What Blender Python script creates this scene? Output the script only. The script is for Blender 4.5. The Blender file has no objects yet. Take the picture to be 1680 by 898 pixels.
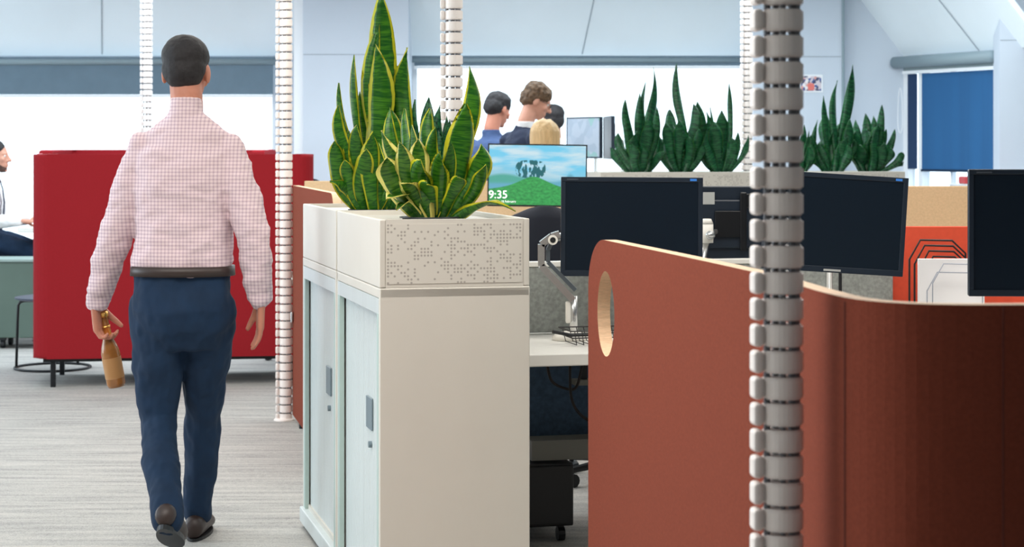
import bpy, bmesh, math, random
from mathutils import Vector, Matrix, noise
PI = math.pi
F = 3200.0; CX = 840.0; HY = 242.0; EYE = 1.40          # focal length in px of the 1680 frame, horizon row, eye height
scn = bpy.context.scene
C = scn.collection
# ------------------------------------------------------------------ camera
cd = bpy.data.cameras.new('camera'); cam = bpy.data.objects.new('camera', cd); C.objects.link(cam)
cam.location = (0, 0, EYE); cam.rotation_euler = (PI/2, 0, 0)
cd.sensor_width = 36; cd.lens = 36*F/1680; cd.shift_y = -(449-HY)/1680
cd.clip_end = 200
cd.dof.use_dof = True; cd.dof.focus_distance = 6.2; cd.dof.aperture_fstop = 7.5
scn.camera = cam
scn.view_settings.view_transform = 'Standard'; scn.view_settings.look = 'None'
scn.view_settings.gamma = 1.0; scn.view_settings.use_curve_mapping = False
scn.view_settings.exposure = -0.15
# ------------------------------------------------------------------ world and lamps
w = bpy.data.worlds.new('overcast_sky'); scn.world = w; w.use_nodes = True
bgn = w.node_tree.nodes['Background']
bgn.inputs[0].default_value = (0.80, 0.92, 1.0, 1); bgn.inputs[1].default_value = 3.0
def area(name, loc, size, power, col, rot=(0, 0, 0)):
    l = bpy.data.lights.new(name, 'AREA'); l.shape = 'RECTANGLE'; l.size, l.size_y = size
    l.energy = power; l.color = col
    o = bpy.data.objects.new(name, l); C.objects.link(o); o.location = loc; o.rotation_euler = rot
    return o
WARM = (1.0, 0.95, 0.88); DAY = (0.80, 0.92, 1.0)
area('ceiling_lamp_and_fill', (-1.3, 4.3, 2.84), (2.6, 1.7), 105, WARM)
area('ceiling_lamp_and_fill', (-1.4, 9.0, 2.84), (2.4, 3.4), 85, WARM)
area('ceiling_lamp_and_fill', (1.9, 8.8, 2.84), (2.0, 3.4), 75, WARM)
area('ceiling_lamp_and_fill', (0.0, 13.6, 2.84), (8.0, 2.4), 290, (0.84, 0.94, 1.0))  # blue tint and extra power put in to whiten sloping ceilings and back walls
area('ceiling_lamp_and_fill', (1.5, 5.7, 2.84), (1.6, 1.0), 42, WARM)  # added fill without a seen fitting, brightens the desk, divider and white folder
area('ceiling_lamp_and_fill', (-3.4, 1.5, 2.84), (1.2, 1.2), 62, WARM)  # unseen fill light, added to lift the front of the foreground cable spine
area('window_daylight', (-6.2, 7.5, 1.75), (9.0, 1.9), 330, DAY, (0, -PI/2, 0))

# ------------------------------------------------------------------ materials
def srgb(r, g, b):
    f = lambda c: (c/255/12.92) if c/255 <= 0.04045 else ((c/255+0.055)/1.055)**2.4
    return (f(r), f(g), f(b), 1)
MATS = {}
def mat(name, col, rough=0.6, metal=0.0, var=0.0, vscale=20, bump=0.0, bscale=200, spec=0.5, emit=None, sheen=0, stretch=None):
    if name in MATS: return MATS[name]
    m = bpy.data.materials.new(name); m.use_nodes = True; nt = m.node_tree; N = nt.nodes; L = nt.links
    p = N['Principled BSDF']; p.inputs['Base Color'].default_value = col
    p.inputs['Roughness'].default_value = rough; p.inputs['Metallic'].default_value = metal
    p.inputs['Specular IOR Level'].default_value = spec
    if sheen: p.inputs['Sheen Weight'].default_value = sheen
    tc = N.new('ShaderNodeTexCoord'); mp = N.new('ShaderNodeMapping'); L.new(tc.outputs['Object'], mp.inputs['Vector'])
    if stretch: mp.inputs['Scale'].default_value = stretch
    if var:
        n = N.new('ShaderNodeTexNoise'); n.inputs['Scale'].default_value = vscale; n.inputs['Detail'].default_value = 4
        L.new(mp.outputs[0], n.inputs['Vector'])
        r = N.new('ShaderNodeValToRGB'); r.color_ramp.elements[0].position = 0.3; r.color_ramp.elements[1].position = 0.7
        r.color_ramp.elements[0].color = tuple(c*(1-var) for c in col[:3])+(1,)
        r.color_ramp.elements[1].color = tuple(min(1, c*(1+var)) for c in col[:3])+(1,)
        L.new(n.outputs['Fac'], r.inputs['Fac']); L.new(r.outputs['Color'], p.inputs['Base Color'])
    if bump:
        n = N.new('ShaderNodeTexNoise'); n.inputs['Scale'].default_value = bscale; n.inputs['Detail'].default_value = 3
        L.new(mp.outputs[0], n.inputs['Vector'])
        b = N.new('ShaderNodeBump'); b.inputs['Strength'].default_value = bump; b.inputs['Distance'].default_value = 0.002
        L.new(n.outputs['Fac'], b.inputs['Height']); L.new(b.outputs[0], p.inputs['Normal'])
    if emit:
        p.inputs['Emission Color'].default_value = emit[0]; p.inputs['Emission Strength'].default_value = emit[1]
    MATS[name] = m; return m
def math_(N, L, op, a, b=None):
    n = N.new('ShaderNodeMath'); n.operation = op
    for i, v in enumerate((a, b)):
        if v is None: continue
        if isinstance(v, (int, float)): n.inputs[i].default_value = v
        else: L.new(v, n.inputs[i])
    return n.outputs[0]
def mixc(N, L, fac, a, b):
    n = N.new('ShaderNodeMix'); n.data_type = 'RGBA'
    for k, v in ((0, fac), (6, a), (7, b)):
        if isinstance(v, (int, float, tuple)): n.inputs[k].default_value = v
        else: L.new(v, n.inputs[k])
    return n.outputs[2]

M_wall = mat('painted_plaster', srgb(204, 212, 222), 0.7, var=0.02, vscale=3)
M_ceil = mat('ceiling_paint', srgb(238, 246, 250), 0.8, var=0.02, vscale=2)
M_trim = mat('white_trim', srgb(240, 242, 244), 0.5)
M_seam = mat('panel_seam', srgb(150, 160, 168), 0.8)
M_blind = mat('blind_fabric', srgb(104, 124, 138), 0.8, var=0.05, vscale=8)
M_blind_tube = mat('blind_cassette', srgb(138, 155, 162), 0.5)
M_blue = mat('blue_blind_fabric', srgb(32, 92, 142), 0.75, var=0.12, vscale=6, stretch=(1, 1, 0.05))
M_frame = mat('window_frame_paint', srgb(120, 150, 172), 0.5)
M_beige = mat('beige_powder_coat', srgb(214, 209, 199), 0.45, var=0.015, vscale=6, bump=0.08, bscale=900)
M_white_door = mat('tambour_white', srgb(206, 214, 214), 0.35, var=0.03, vscale=30, stretch=(1, 1, 0.02))
M_handle = mat('grey_handle', srgb(112, 128, 136), 0.4)
M_black = mat('black_plastic', srgb(22, 24, 28), 0.45, var=0.1, vscale=10)
M_blackmetal = mat('black_metal', srgb(24, 26, 30), 0.4, metal=0.3)
M_monitor = mat('monitor_plastic', srgb(24, 36, 50), 0.4)
M_screen = mat('matte_dark_screen', srgb(16, 28, 40), 0.35, spec=0.25)
M_terra = mat('terracotta_felt', srgb(126, 62, 46), 0.98, var=0.1, vscale=160, bump=0.35, bscale=700, spec=0.15)
M_ply = mat('plywood_edge', srgb(222, 186, 150), 0.6, var=0.12, vscale=60, stretch=(1, 1, 8))
M_red = mat('red_upholstery', srgb(144, 26, 34), 0.85, var=0.04, vscale=80, bump=0.2, bscale=500, spec=0.2)
M_tan = mat('tan_felt', srgb(208, 178, 140), 0.95, var=0.07, vscale=120, bump=0.2, bscale=500)
M_orange = mat('orange_felt', srgb(226, 84, 56), 0.9, var=0.05, vscale=40)
M_grey = mat('grey_marl_felt', srgb(150, 154, 150), 0.95, var=0.22, vscale=70, bump=0.2, bscale=500)
M_navyfelt = mat('blue_grey_felt', srgb(62, 84, 108), 0.95, var=0.22, vscale=60)
M_desk = mat('white_laminate', srgb(238, 236, 230), 0.35)
M_silver = mat('polished_silver', srgb(205, 206, 206), 0.25, metal=0.85)
M_whitepl = mat('white_plastic', srgb(236, 232, 224), 0.4)
M_link = mat('cable_spine_grey', srgb(240, 232, 228), 0.45, var=0.03, vscale=12)
M_linkw = mat('cable_spine_ivory', srgb(240, 230, 224), 0.45)
M_joint = mat('cable_spine_joint', srgb(120, 122, 128), 0.5)
M_soil = mat('dark_soil', srgb(40, 32, 26), 1.0, var=0.5, vscale=60, bump=1.0, bscale=80)
M_pot = mat('black_pot', srgb(26, 32, 40), 0.35)
M_green_box = mat('green_grey_laminate', srgb(92, 112, 102), 0.55, var=0.08, vscale=3)
M_navy = mat('navy_wool', srgb(8, 38, 66), 0.9, var=0.15, vscale=12, bump=0.2, bscale=300)
M_suit = mat('navy_suit_wool', srgb(28, 38, 62), 0.9, var=0.15, vscale=10)
M_bluejacket = mat('slate_blue_wool', srgb(62, 82, 122), 0.9, var=0.1, vscale=10)
M_skin = mat('skin_light', srgb(206, 150, 128), 0.55, var=0.06, vscale=20)
M_skin2 = mat('skin_ruddy', srgb(190, 124, 100), 0.55, var=0.06, vscale=20)
M_hair = mat('dark_brown_hair', srgb(30, 26, 28), 0.7, var=0.4, vscale=60, bump=0.6, bscale=150)
M_hair2 = mat('brown_curly_hair', srgb(96, 74, 54), 0.75, var=0.5, vscale=50, bump=0.8, bscale=120)
M_blond = mat('blond_hair', srgb(206, 172, 124), 0.6, var=0.2, vscale=40, stretch=(6, 6, 0.3))
M_shirtw = mat('white_shirt_cotton', srgb(236, 236, 238), 0.85, var=0.03, vscale=15)
M_leather = mat('dark_leather', srgb(52, 38, 34), 0.45)
M_eye = mat('eye_white', srgb(235, 232, 228), 0.3)
M_iris = mat('dark_iris', srgb(40, 34, 30), 0.2)
M_lip = mat('lips', srgb(176, 102, 92), 0.5)
M_amber = mat('amber_glass', srgb(150, 96, 44), 0.15, var=0.2, vscale=30, spec=0.8)
M_gold = mat('gold_foil', srgb(226, 176, 96), 0.3, metal=0.8)
M_wire = mat('black_wire', srgb(24, 18, 20), 0.5)
M_gwire = mat('grey_wire', srgb(168, 172, 186), 0.5)
M_label = mat('silver_label', srgb(176, 178, 176), 0.5)
M_led = mat('blue_badge', srgb(60, 130, 220), 0.4)

def m_carpet():
    m = bpy.data.materials.new('striped_carpet'); m.use_nodes = True; N = m.node_tree.nodes; L = m.node_tree.links; p = N['Principled BSDF']
    tc = N.new('ShaderNodeTexCoord')
    def nz(scale, det, sc):
        mp = N.new('ShaderNodeMapping'); mp.inputs['Scale'].default_value = scale; L.new(tc.outputs['Object'], mp.inputs[0])
        n = N.new('ShaderNodeTexNoise'); n.inputs['Scale'].default_value = sc; n.inputs['Detail'].default_value = det; L.new(mp.outputs[0], n.inputs['Vector']); return n.outputs['Fac']
    a = nz((0.9, 9, 1), 6, 2.2); b = nz((14, 70, 1), 3, 3.0); c = nz((1, 1, 1), 4, 160)
    s = math_(N, L, 'ADD', math_(N, L, 'MULTIPLY', a, 0.34), math_(N, L, 'ADD', math_(N, L, 'MULTIPLY', b, 0.30), math_(N, L, 'MULTIPLY', c, 0.36)))
    r = N.new('ShaderNodeValToRGB'); e = r.color_ramp.elements
    e[0].position = 0.34; e[0].color = srgb(116, 116, 118); e[1].position = 0.64; e[1].color = srgb(198, 194, 188)
    x = e.new(0.5); x.color = srgb(172, 170, 166)
    L.new(s, r.inputs[0]); L.new(r.outputs[0], p.inputs['Base Color']); p.inputs['Roughness'].default_value = 1.0
    p.inputs['Specular IOR Level'].default_value = 0.1
    bp = N.new('ShaderNodeBump'); bp.inputs['Strength'].default_value = 0.6; bp.inputs['Distance'].default_value = 0.004; L.new(s, bp.inputs['Height']); L.new(bp.outputs[0], p.inputs['Normal'])
    return m
M_carpet = m_carpet()
def m_glass():
    m = bpy.data.materials.new('window_glass'); m.use_nodes = True; N = m.node_tree.nodes; L = m.node_tree.links
    N.remove(N['Principled BSDF']); o = N['Material Output']
    t = N.new('ShaderNodeBsdfTransparent'); t.inputs[0].default_value = (0.97, 0.99, 1, 1)
    g = N.new('ShaderNodeBsdfGlossy'); g.inputs['Roughness'].default_value = 0.03
    x = N.new('ShaderNodeMixShader'); x.inputs[0].default_value = 0.05; L.new(t.outputs[0], x.inputs[1]); L.new(g.outputs[0], x.inputs[2]); L.new(x.outputs[0], o.inputs[0])
    return m
M_glass = m_glass()
def m_perf(axis):      # perforated pattern of round holes on a panel, in object space (axis: 0 panel spans X,Z ; 1 spans Y,Z)
    m = bpy.data.materials.new('perforated_beige_panel'); m.use_nodes = True; N = m.node_tree.nodes; L = m.node_tree.links; p = N['Principled BSDF']
    tc = N.new('ShaderNodeTexCoord'); sp = N.new('ShaderNodeSeparateXYZ'); L.new(tc.outputs['Object'], sp.inputs[0])
    u = math_(N, L, 'DIVIDE', sp.outputs[axis], 0.0098); v = math_(N, L, 'DIVIDE', sp.outputs[2], 0.0098)
    fu = math_(N, L, 'FLOOR', u); fv = math_(N, L, 'FLOOR', v)
    du = math_(N, L, 'SUBTRACT', math_(N, L, 'SUBTRACT', u, fu), 0.5); dv = math_(N, L, 'SUBTRACT', math_(N, L, 'SUBTRACT', v, fv), 0.5)
    d = math_(N, L, 'SQRT', math_(N, L, 'ADD', math_(N, L, 'MULTIPLY', du, du), math_(N, L, 'MULTIPLY', dv, dv)))
    cb = N.new('ShaderNodeCombineXYZ'); L.new(fu, cb.inputs[0]); L.new(fv, cb.inputs[1])
    wn = N.new('ShaderNodeTexWhiteNoise'); L.new(cb.outputs[0], wn.inputs[0])
    nn = N.new('ShaderNodeTexNoise'); nn.inputs['Scale'].default_value = 0.16; nn.inputs['Detail'].default_value = 1; L.new(cb.outputs[0], nn.inputs['Vector'])
    dens = math_(N, L, 'ADD', math_(N, L, 'MULTIPLY', wn.outputs[0], 0.5), nn.outputs['Fac'])
    on = math_(N, L, 'GREATER_THAN', dens, 0.80)
    dot = math_(N, L, 'MULTIPLY', math_(N, L, 'LESS_THAN', d, 0.33), on)
    L.new(mixc(N, L, dot, srgb(214, 209, 199), srgb(172, 166, 158)), p.inputs['Base Color']); p.inputs['Roughness'].default_value = 0.5
    return m
M_perf_v = m_perf(0)
def m_leaf(name, g0, g1, edge, ew):
    m = bpy.data.materials.new(name); m.use_nodes = True; N = m.node_tree.nodes; L = m.node_tree.links; p = N['Principled BSDF']
    uv = N.new('ShaderNodeUVMap'); sp = N.new('ShaderNodeSeparateXYZ'); L.new(uv.outputs[0], sp.inputs[0])
    tc = N.new('ShaderNodeTexCoord')
    mp = N.new('ShaderNodeMapping'); mp.inputs['Scale'].default_value = (0.8, 44, 1); L.new(uv.outputs[0], mp.inputs[0])
    n = N.new('ShaderNodeTexNoise'); n.inputs['Scale'].default_value = 1.3; n.inputs['Detail'].default_value = 3; n.inputs['Distortion'].default_value = 0.6; L.new(mp.outputs[0], n.inputs['Vector'])
    r = N.new('ShaderNodeValToRGB'); r.color_ramp.elements[0].position = 0.42; r.color_ramp.elements[1].position = 0.6
    r.color_ramp.elements[0].color = g0; r.color_ramp.elements[1].color = g1; L.new(n.outputs['Fac'], r.inputs[0])
    n2 = N.new('ShaderNodeTexNoise'); n2.inputs['Scale'].default_value = 12; L.new(tc.outputs['Object'], n2.inputs['Vector'])
    e = math_(N, L, 'ABSOLUTE', math_(N, L, 'SUBTRACT', sp.outputs[0], 0.5))
    th = math_(N, L, 'SUBTRACT', 0.5-ew, math_(N, L, 'MULTIPLY', math_(N, L, 'SUBTRACT', n2.outputs['Fac'], 0.5), ew*1.2))
    k = N.new('ShaderNodeMapRange'); L.new(e, k.inputs[0]); L.new(th, k.inputs[1]); L.new(math_(N, L, 'ADD', th, 0.03), k.inputs[2])
    L.new(mixc(N, L, k.outputs[0], r.outputs[0], edge), p.inputs['Base Color'])
    p.inputs['Roughness'].default_value = 0.32
    tr = N.new('ShaderNodeBsdfTranslucent'); L.new(mixc(N, L, k.outputs[0], r.outputs[0], edge), tr.inputs[0])
    x = N.new('ShaderNodeMixShader'); x.inputs[0].default_value = 0.3; L.new(p.outputs[0], x.inputs[1]); L.new(tr.outputs[0], x.inputs[2])
    L.new(x.outputs[0], N['Material Output'].inputs[0])
    return m
M_leaf = m_leaf('variegated_leaf', srgb(26, 92, 24), srgb(72, 134, 30), srgb(226, 222, 50), 0.13)
M_leaf_b = m_leaf('pale_edged_leaf', srgb(30, 88, 24), srgb(84, 132, 38), srgb(250, 238, 130), 0.19)
M_leaf_d = m_leaf('deep_green_leaf', srgb(8, 66, 44), srgb(44, 118, 70), srgb(64, 128, 52), 0.05)

def m_check():
    m = bpy.data.materials.new('checked_shirt_cotton'); m.use_nodes = True; N = m.node_tree.nodes; L = m.node_tree.links; p = N['Principled BSDF']
    tc = N.new('ShaderNodeTexCoord'); sp = N.new('ShaderNodeSeparateXYZ'); L.new(tc.outputs['Object'], sp.inputs[0])
    def band(o):
        f = math_(N, L, 'FRACT', math_(N, L, 'DIVIDE', o, 0.0125)); return math_(N, L, 'LESS_THAN', f, 0.42)
    a = math_(N, L, 'MULTIPLY', math_(N, L, 'ADD', band(sp.outputs[0]), band(sp.outputs[2])), 0.5)
    L.new(mixc(N, L, a, srgb(228, 206, 208), srgb(188, 160, 172)), p.inputs['Base Color']); p.inputs['Roughness'].default_value = 0.9
    return m
M_check = m_check()
def m_wall_picture():      # desktop picture: sky, far hills, a tree clump on a green hill
    m = bpy.data.materials.new('glowing_desktop_picture'); m.use_nodes = True; N = m.node_tree.nodes; L = m.node_tree.links; p = N['Principled BSDF']
    uv = N.new('ShaderNodeUVMap'); sp = N.new('ShaderNodeSeparateXYZ'); L.new(uv.outputs[0], sp.inputs[0]); U, V = sp.outputs[0], sp.outputs[1]
    def noise_(sx, sy, sc, det=3):
        mp = N.new('ShaderNodeMapping'); mp.inputs['Scale'].default_value = (sx, sy, 1); L.new(uv.outputs[0], mp.inputs[0])
        n = N.new('ShaderNodeTexNoise'); n.inputs['Scale'].default_value = sc; n.inputs['Detail'].default_value = det; L.new(mp.outputs[0], n.inputs['Vector']); return n.outputs['Fac']
    def gauss(c, wd, h):   # h / (1+((u-c)/wd)^2)
        t = math_(N, L, 'DIVIDE', math_(N, L, 'SUBTRACT', U, c), wd)
        return math_(N, L, 'DIVIDE', h, math_(N, L, 'ADD', math_(N, L, 'MULTIPLY', t, t), 1.0))
    def under(hgt, soft=0.02):
        k = N.new('ShaderNodeMapRange'); L.new(math_(N, L, 'SUBTRACT', hgt, V), k.inputs[0]); k.inputs[1].default_value = 0; k.inputs[2].default_value = soft; return k.outputs[0]
    cl = N.new('ShaderNodeMapRange'); L.new(noise_(1.5, 4, 1.6), cl.inputs[0]); cl.inputs[1].default_value = 0.42; cl.inputs[2].default_value = 0.62
    col = mixc(N, L, cl.outputs[0], srgb(120, 212, 246), srgb(210, 236, 246))
    ridge = math_(N, L, 'ADD', math_(N, L, 'MULTIPLY', noise_(1, 0, 3), 0.2), math_(N, L, 'ADD', gauss(0.1, 0.25, 0.16), 0.48))
    col = mixc(N, L, under(ridge, 0.25), col, srgb(150, 206, 226))
    hill2 = math_(N, L, 'ADD', gauss(0.15, 0.3, 0.18), 0.36); col = mixc(N, L, under(hill2, 0.05), col, srgb(84, 176, 160))
    cl2 = math_(N, L, 'MULTIPLY', under(math_(N, L, 'ADD', gauss(0.84, 0.1, 0.16), 0.42), 0.08), under(math_(N, L, 'ADD', gauss(0.84, 0.06, 0.16), 0.4), 0.06))
    col = mixc(N, L, cl2, col, srgb(104, 178, 204))
    # trees
    tu = math_(N, L, 'ABSOLUTE', math_(N, L, 'DIVIDE', math_(N, L, 'SUBTRACT', U, 0.43), 0.155)); tv = math_(N, L, 'ABSOLUTE', math_(N, L, 'DIVIDE', math_(N, L, 'SUBTRACT', V, 0.60), 0.15))
    inside = math_(N, L, 'LESS_THAN', math_(N, L, 'ADD', math_(N, L, 'POWER', tu, 3.0), math_(N, L, 'POWER', tv, 3.0)), 1.0)
    tr = math_(N, L, 'MULTIPLY', inside, math_(N, L, 'GREATER_THAN', noise_(3.4, 0.9, 9, 2), 0.46))
    col = mixc(N, L, tr, col, srgb(24, 104, 112))
    hill = math_(N, L, 'ADD', gauss(0.46, 0.22, 0.26), 0.22)
    g = mixc(N, L, noise_(4, 4, 7), srgb(0, 70, 44), srgb(80, 214, 110))
    col = mixc(N, L, under(hill, 0.01), col, g)
    p.inputs['Base Color'].default_value = (0.02, 0.02, 0.02, 1); p.inputs['Roughness'].default_value = 0.3
    L.new(col, p.inputs['Emission Color']); p.inputs['Emission Strength'].default_value = 1.0
    return m
def m_blot(name, cols, scale):
    m = bpy.data.materials.new(name); m.use_nodes = True; N = m.node_tree.nodes; L = m.node_tree.links; p = N['Principled BSDF']
    tc = N.new('ShaderNodeTexCoord'); v = N.new('ShaderNodeTexVoronoi'); v.inputs['Scale'].default_value = scale; L.new(tc.outputs['Object'], v.inputs['Vector'])
    sp = N.new('ShaderNodeSeparateColor'); L.new(v.outputs['Color'], sp.inputs[0])
    r = N.new('ShaderNodeValToRGB'); r.color_ramp.interpolation = 'CONSTANT'; e = r.color_ramp.elements
    e[0].color = cols[0]; e[1].position = 1/len(cols); e[1].color = cols[1]
    for i in range(2, len(cols)): x = e.new(i/len(cols)); x.color = cols[i]
    L.new(sp.outputs[0], r.inputs[0]); L.new(r.outputs[0], p.inputs['Base Color']); p.inputs['Roughness'].default_value = 0.5
    return m

# ------------------------------------------------------------------ helpers
def P(x, y, Y):            # world point seen at photo pixel (x, y) at depth Y metres
    s = F/Y; return Vector(((x-CX)/s, Y, EYE-(y-HY)/s))
def obj(name, bm, m, parent=None, smooth=False, kind=None):
    me = bpy.data.meshes.new(name); bm.normal_update(); bm.to_mesh(me); bm.free()
    for k in (m if isinstance(m, (list, tuple)) else [m]): me.materials.append(k)
    if smooth:
        for f in me.polygons: f.use_smooth = True
    o = bpy.data.objects.new(name, me); C.objects.link(o)
    if parent is not None: o.parent = parent
    if kind: o['kind'] = kind
    return o
def thing(name, label, cat, loc=(0, 0, 0), rz=0, group=None):
    o = bpy.data.objects.new(name, None); C.objects.link(o); o.location = loc; o.rotation_euler = (0, 0, rz)
    o.empty_display_size = 0.1
    o['label'] = label; o['category'] = cat
    if group: o['group'] = group
    return o
def tag(o, label, cat, group=None):
    o['label'] = label; o['category'] = cat
    if group: o['group'] = group
    return o
def copy_tree(o, parent=None, label=None, group=None):
    c = o.copy(); C.objects.link(c); c.parent = parent
    if label: c['label'] = label
    if group: c['group'] = group
    for ch in list(o.children): copy_tree(ch, c)
    return c
def B(bm, lo, hi, bev=0, mi=0, seg=2):
    vs = bmesh.ops.create_cube(bm, size=1)['verts']
    c = [(a+b)/2 for a, b in zip(lo, hi)]; s = [abs(b-a) for a, b in zip(lo, hi)]
    for v in vs: v.co = Vector((v.co.x*s[0]+c[0], v.co.y*s[1]+c[1], v.co.z*s[2]+c[2]))
    fs = set(f for v in vs for f in v.link_faces)
    for f in fs: f.material_index = mi
    if bev:
        es = set(e for v in vs for e in v.link_edges)
        r = bmesh.ops.bevel(bm, geom=list(es), offset=min(bev, min(s)*0.45), segments=seg, affect='EDGES', profile=0.5)
        for f in r['faces']: f.material_index = mi
        return
def box(name, lo, hi, m, parent=None, bev=0, kind=None, seg=2, smooth=False):
    bm = bmesh.new(); B(bm, lo, hi, bev, 0, seg); return obj(name, bm, m, parent, smooth, kind)
def frame_of(d):
    d = d.normalized(); up = Vector((0, 0, 1)) if abs(d.z) < 0.95 else Vector((0, 1, 0))
    x = d.cross(up).normalized(); return x, d.cross(x).normalized()
def tube(bm, pts, r, seg=8, caps=True):
    pts = [Vector(p) for p in pts]; rings = []; n = len(pts)
    rr = r if isinstance(r, (list, tuple)) else [r]*n
    x = None
    for i, p in enumerate(pts):
        d = (pts[min(i+1, n-1)]-pts[max(i-1, 0)])
        if x is None: x, y = frame_of(d)
        else:
            dn = d.normalized(); x = (x-dn*x.dot(dn)).normalized(); y = dn.cross(x)
        rings.append([bm.verts.new(p+(x*math.cos(2*PI*k/seg)+y*math.sin(2*PI*k/seg))*rr[i]) for k in range(seg)])
    for a, b in zip(rings, rings[1:]):
        for k in range(seg): bm.faces.new((a[k], a[(k+1) % seg], b[(k+1) % seg], b[k]))
    if caps: bm.faces.new(rings[0][::-1]); bm.faces.new(rings[-1])
def lathe(bm, prof, cen=(0, 0, 0), seg=24, cap=True):
    rings = []
    for r, z in prof: rings.append([bm.verts.new((cen[0]+r*math.cos(2*PI*k/seg), cen[1]+r*math.sin(2*PI*k/seg), cen[2]+z)) for k in range(seg)])
    for a, b in zip(rings, rings[1:]):
        for k in range(seg): bm.faces.new((a[k], a[(k+1) % seg], b[(k+1) % seg], b[k]))
    if cap: bm.faces.new(rings[0][::-1]); bm.faces.new(rings[-1])
def prism(bm, pts, z0, z1, mi=0):
    a = [bm.verts.new((x, y, z0)) for x, y in pts]; b = [bm.verts.new((x, y, z1)) for x, y in pts]; n = len(pts)
    fs = [bm.faces.new(a[::-1]), bm.faces.new(b)]+[bm.faces.new((a[k], a[(k+1) % n], b[(k+1) % n], b[k])) for k in range(n)]
    for f in fs: f.material_index = mi
def ball(bm, c, r, seg=16):
    vs = bmesh.ops.create_uvsphere(bm, u_segments=seg, v_segments=max(6, seg//2), radius=1)['verts']
    r = r if isinstance(r, (tuple, list)) else (r, r, r)
    for v in vs: v.co = Vector((v.co.x*r[0]+c[0], v.co.y*r[1]+c[1], v.co.z*r[2]+c[2]))
    return vs
def caps_(bm, p0, p1, r0, r1, seg=14):
    p0, p1 = Vector(p0), Vector(p1); tube(bm, [p0, p1], [r0, r1], seg); ball(bm, p0, r0, seg); ball(bm, p1, r1, seg)
def chain(bm, pts, rs, seg=14):
    for i in range(len(pts)-1): caps_(bm, pts[i], pts[i+1], rs[i], rs[i+1], seg)
def loft(bm, secs, seg=28, pw=2.0):   # secs: (cx, cy, z, rx, ry)
    rings = []
    for cx, cy, z, rx, ry in secs:
        ring = []
        for k in range(seg):
            a = 2*PI*k/seg; ca, sa = math.cos(a), math.sin(a)
            ring.append(bm.verts.new((cx+rx*math.copysign(abs(ca)**(2/pw), ca), cy+ry*math.copysign(abs(sa)**(2/pw), sa), z)))
        rings.append(ring)
    up = secs[-1][2] > secs[0][2]
    for a, b in zip(rings, rings[1:]):
        for k in range(seg):
            f = (a[k], a[(k+1) % seg], b[(k+1) % seg], b[k]); bm.faces.new(f if up else f[::-1])
    bm.faces.new(rings[0][::-1] if up else rings[0]); bm.faces.new(rings[-1] if up else rings[-1][::-1])
def remesh(name, bm, m, parent, voxel=0.006, smooth=6, disp=None):
    me = bpy.data.meshes.new(name); bm.to_mesh(me); bm.free()
    t = bpy.data.objects.new('tmp', me); C.objects.link(t)
    md = t.modifiers.new('r', 'REMESH'); md.mode = 'VOXEL'; md.voxel_size = voxel; md.use_smooth_shade = True
    if smooth:
        s = t.modifiers.new('s', 'SMOOTH'); s.iterations = smooth; s.factor = 0.5
    dg = bpy.context.evaluated_depsgraph_get(); dg.update()
    nm = bpy.data.meshes.new_from_object(t.evaluated_get(dg)); nm.name = name
    bpy.data.objects.remove(t); bpy.data.meshes.remove(me)
    if disp:
        amp, sc, st = disp
        nm.update(); nrm = [v.normal.copy() for v in nm.vertices]
        for v, n in zip(nm.vertices, nrm):
            q = Vector((v.co.x*st[0], v.co.y*st[1], v.co.z*st[2]))*sc
            v.co += n*(noise.fractal(q, 1.0, 2.0, 3)*amp)
    nm.materials.clear()
    for k in (m if isinstance(m, (list, tuple)) else [m]): nm.materials.append(k)
    for f in nm.polygons: f.use_smooth = True
    o = bpy.data.objects.new(name, nm); C.objects.link(o)
    if parent is not None: o.parent = parent
    return o
def bez(a, b, c, t): return a*(1-t)**2+b*2*t*(1-t)+c*t*t

# ------------------------------------------------------------------ the room
box('floor', (-7, -2.6, -0.1), (6.5, 17.6, 0), M_carpet, kind='structure')
# ceiling up to the mansard slopes
YW = 17.0; YP = 16.45; ZH = 2.2; ZC = 2.9
box('ceiling', (-7, -2.6, ZC), (6.5, 16.5, ZC+0.1), M_ceil, kind='structure')
def quadplate(name, pts, m, th=(0, 0, 0.04), kind='structure'):
    bm = bmesh.new(); a = [bm.verts.new(p) for p in pts]; b = [bm.verts.new(Vector(p)+Vector(th)) for p in pts]; n = len(pts)
    bm.faces.new(a); bm.faces.new(b[::-1])
    for k in range(n): bm.faces.new((a[k], b[k], b[(k+1) % n], a[(k+1) % n]))
    bmesh.ops.recalc_face_normals(bm, faces=bm.faces)
    return obj(name, bm, m, None, kind=kind)
def wx(x, Y): return (x-CX)*Y/F
xl0, xl1 = -7.0, wx(489, YW)           # left window bay
xm0, xm1 = wx(672, YW), wx(1236, YW)   # middle bay
# walls below the sills, piers between the bays
ZS = 0.5
bm = bmesh.new()
B(bm, (xl0, YW, 0), (wx(1482, YW), YW+0.25, ZS))
B(bm, (xl0, YW+0.0, ZH), (wx(1482, YW), YW+0.25, 3.0))
B(bm, (wx(452, YW), YW-0.02, ZS), (wx(500, YW), YW+0.25, ZH))
B(bm, (wx(660, YW), YW+0.02, ZS), (wx(676, YW), YW+0.25, ZH))
B(bm, (wx(1228, YW), YW, ZS), (wx(1482, YW), YW+0.25, ZH))
obj('wall_back', bm, M_wall, kind='structure')
# pier between left and middle window, in front of the window plane
pier = box('wall_pier', (wx(497, YP), YP, 0), (wx(670, YP), YW+0.01, ZC), M_wall, kind='structure')
bm = bmesh.new(); B(bm, (wx(497, YP)+0.002, YP-0.002, P(0, 89.5, YP).z-0.003), (wx(670, YP)-0.002, YP+0.01, P(0, 89.5, YP).z+0.003)); obj('trim_1', bm, M_seam, kind='structure')
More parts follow.
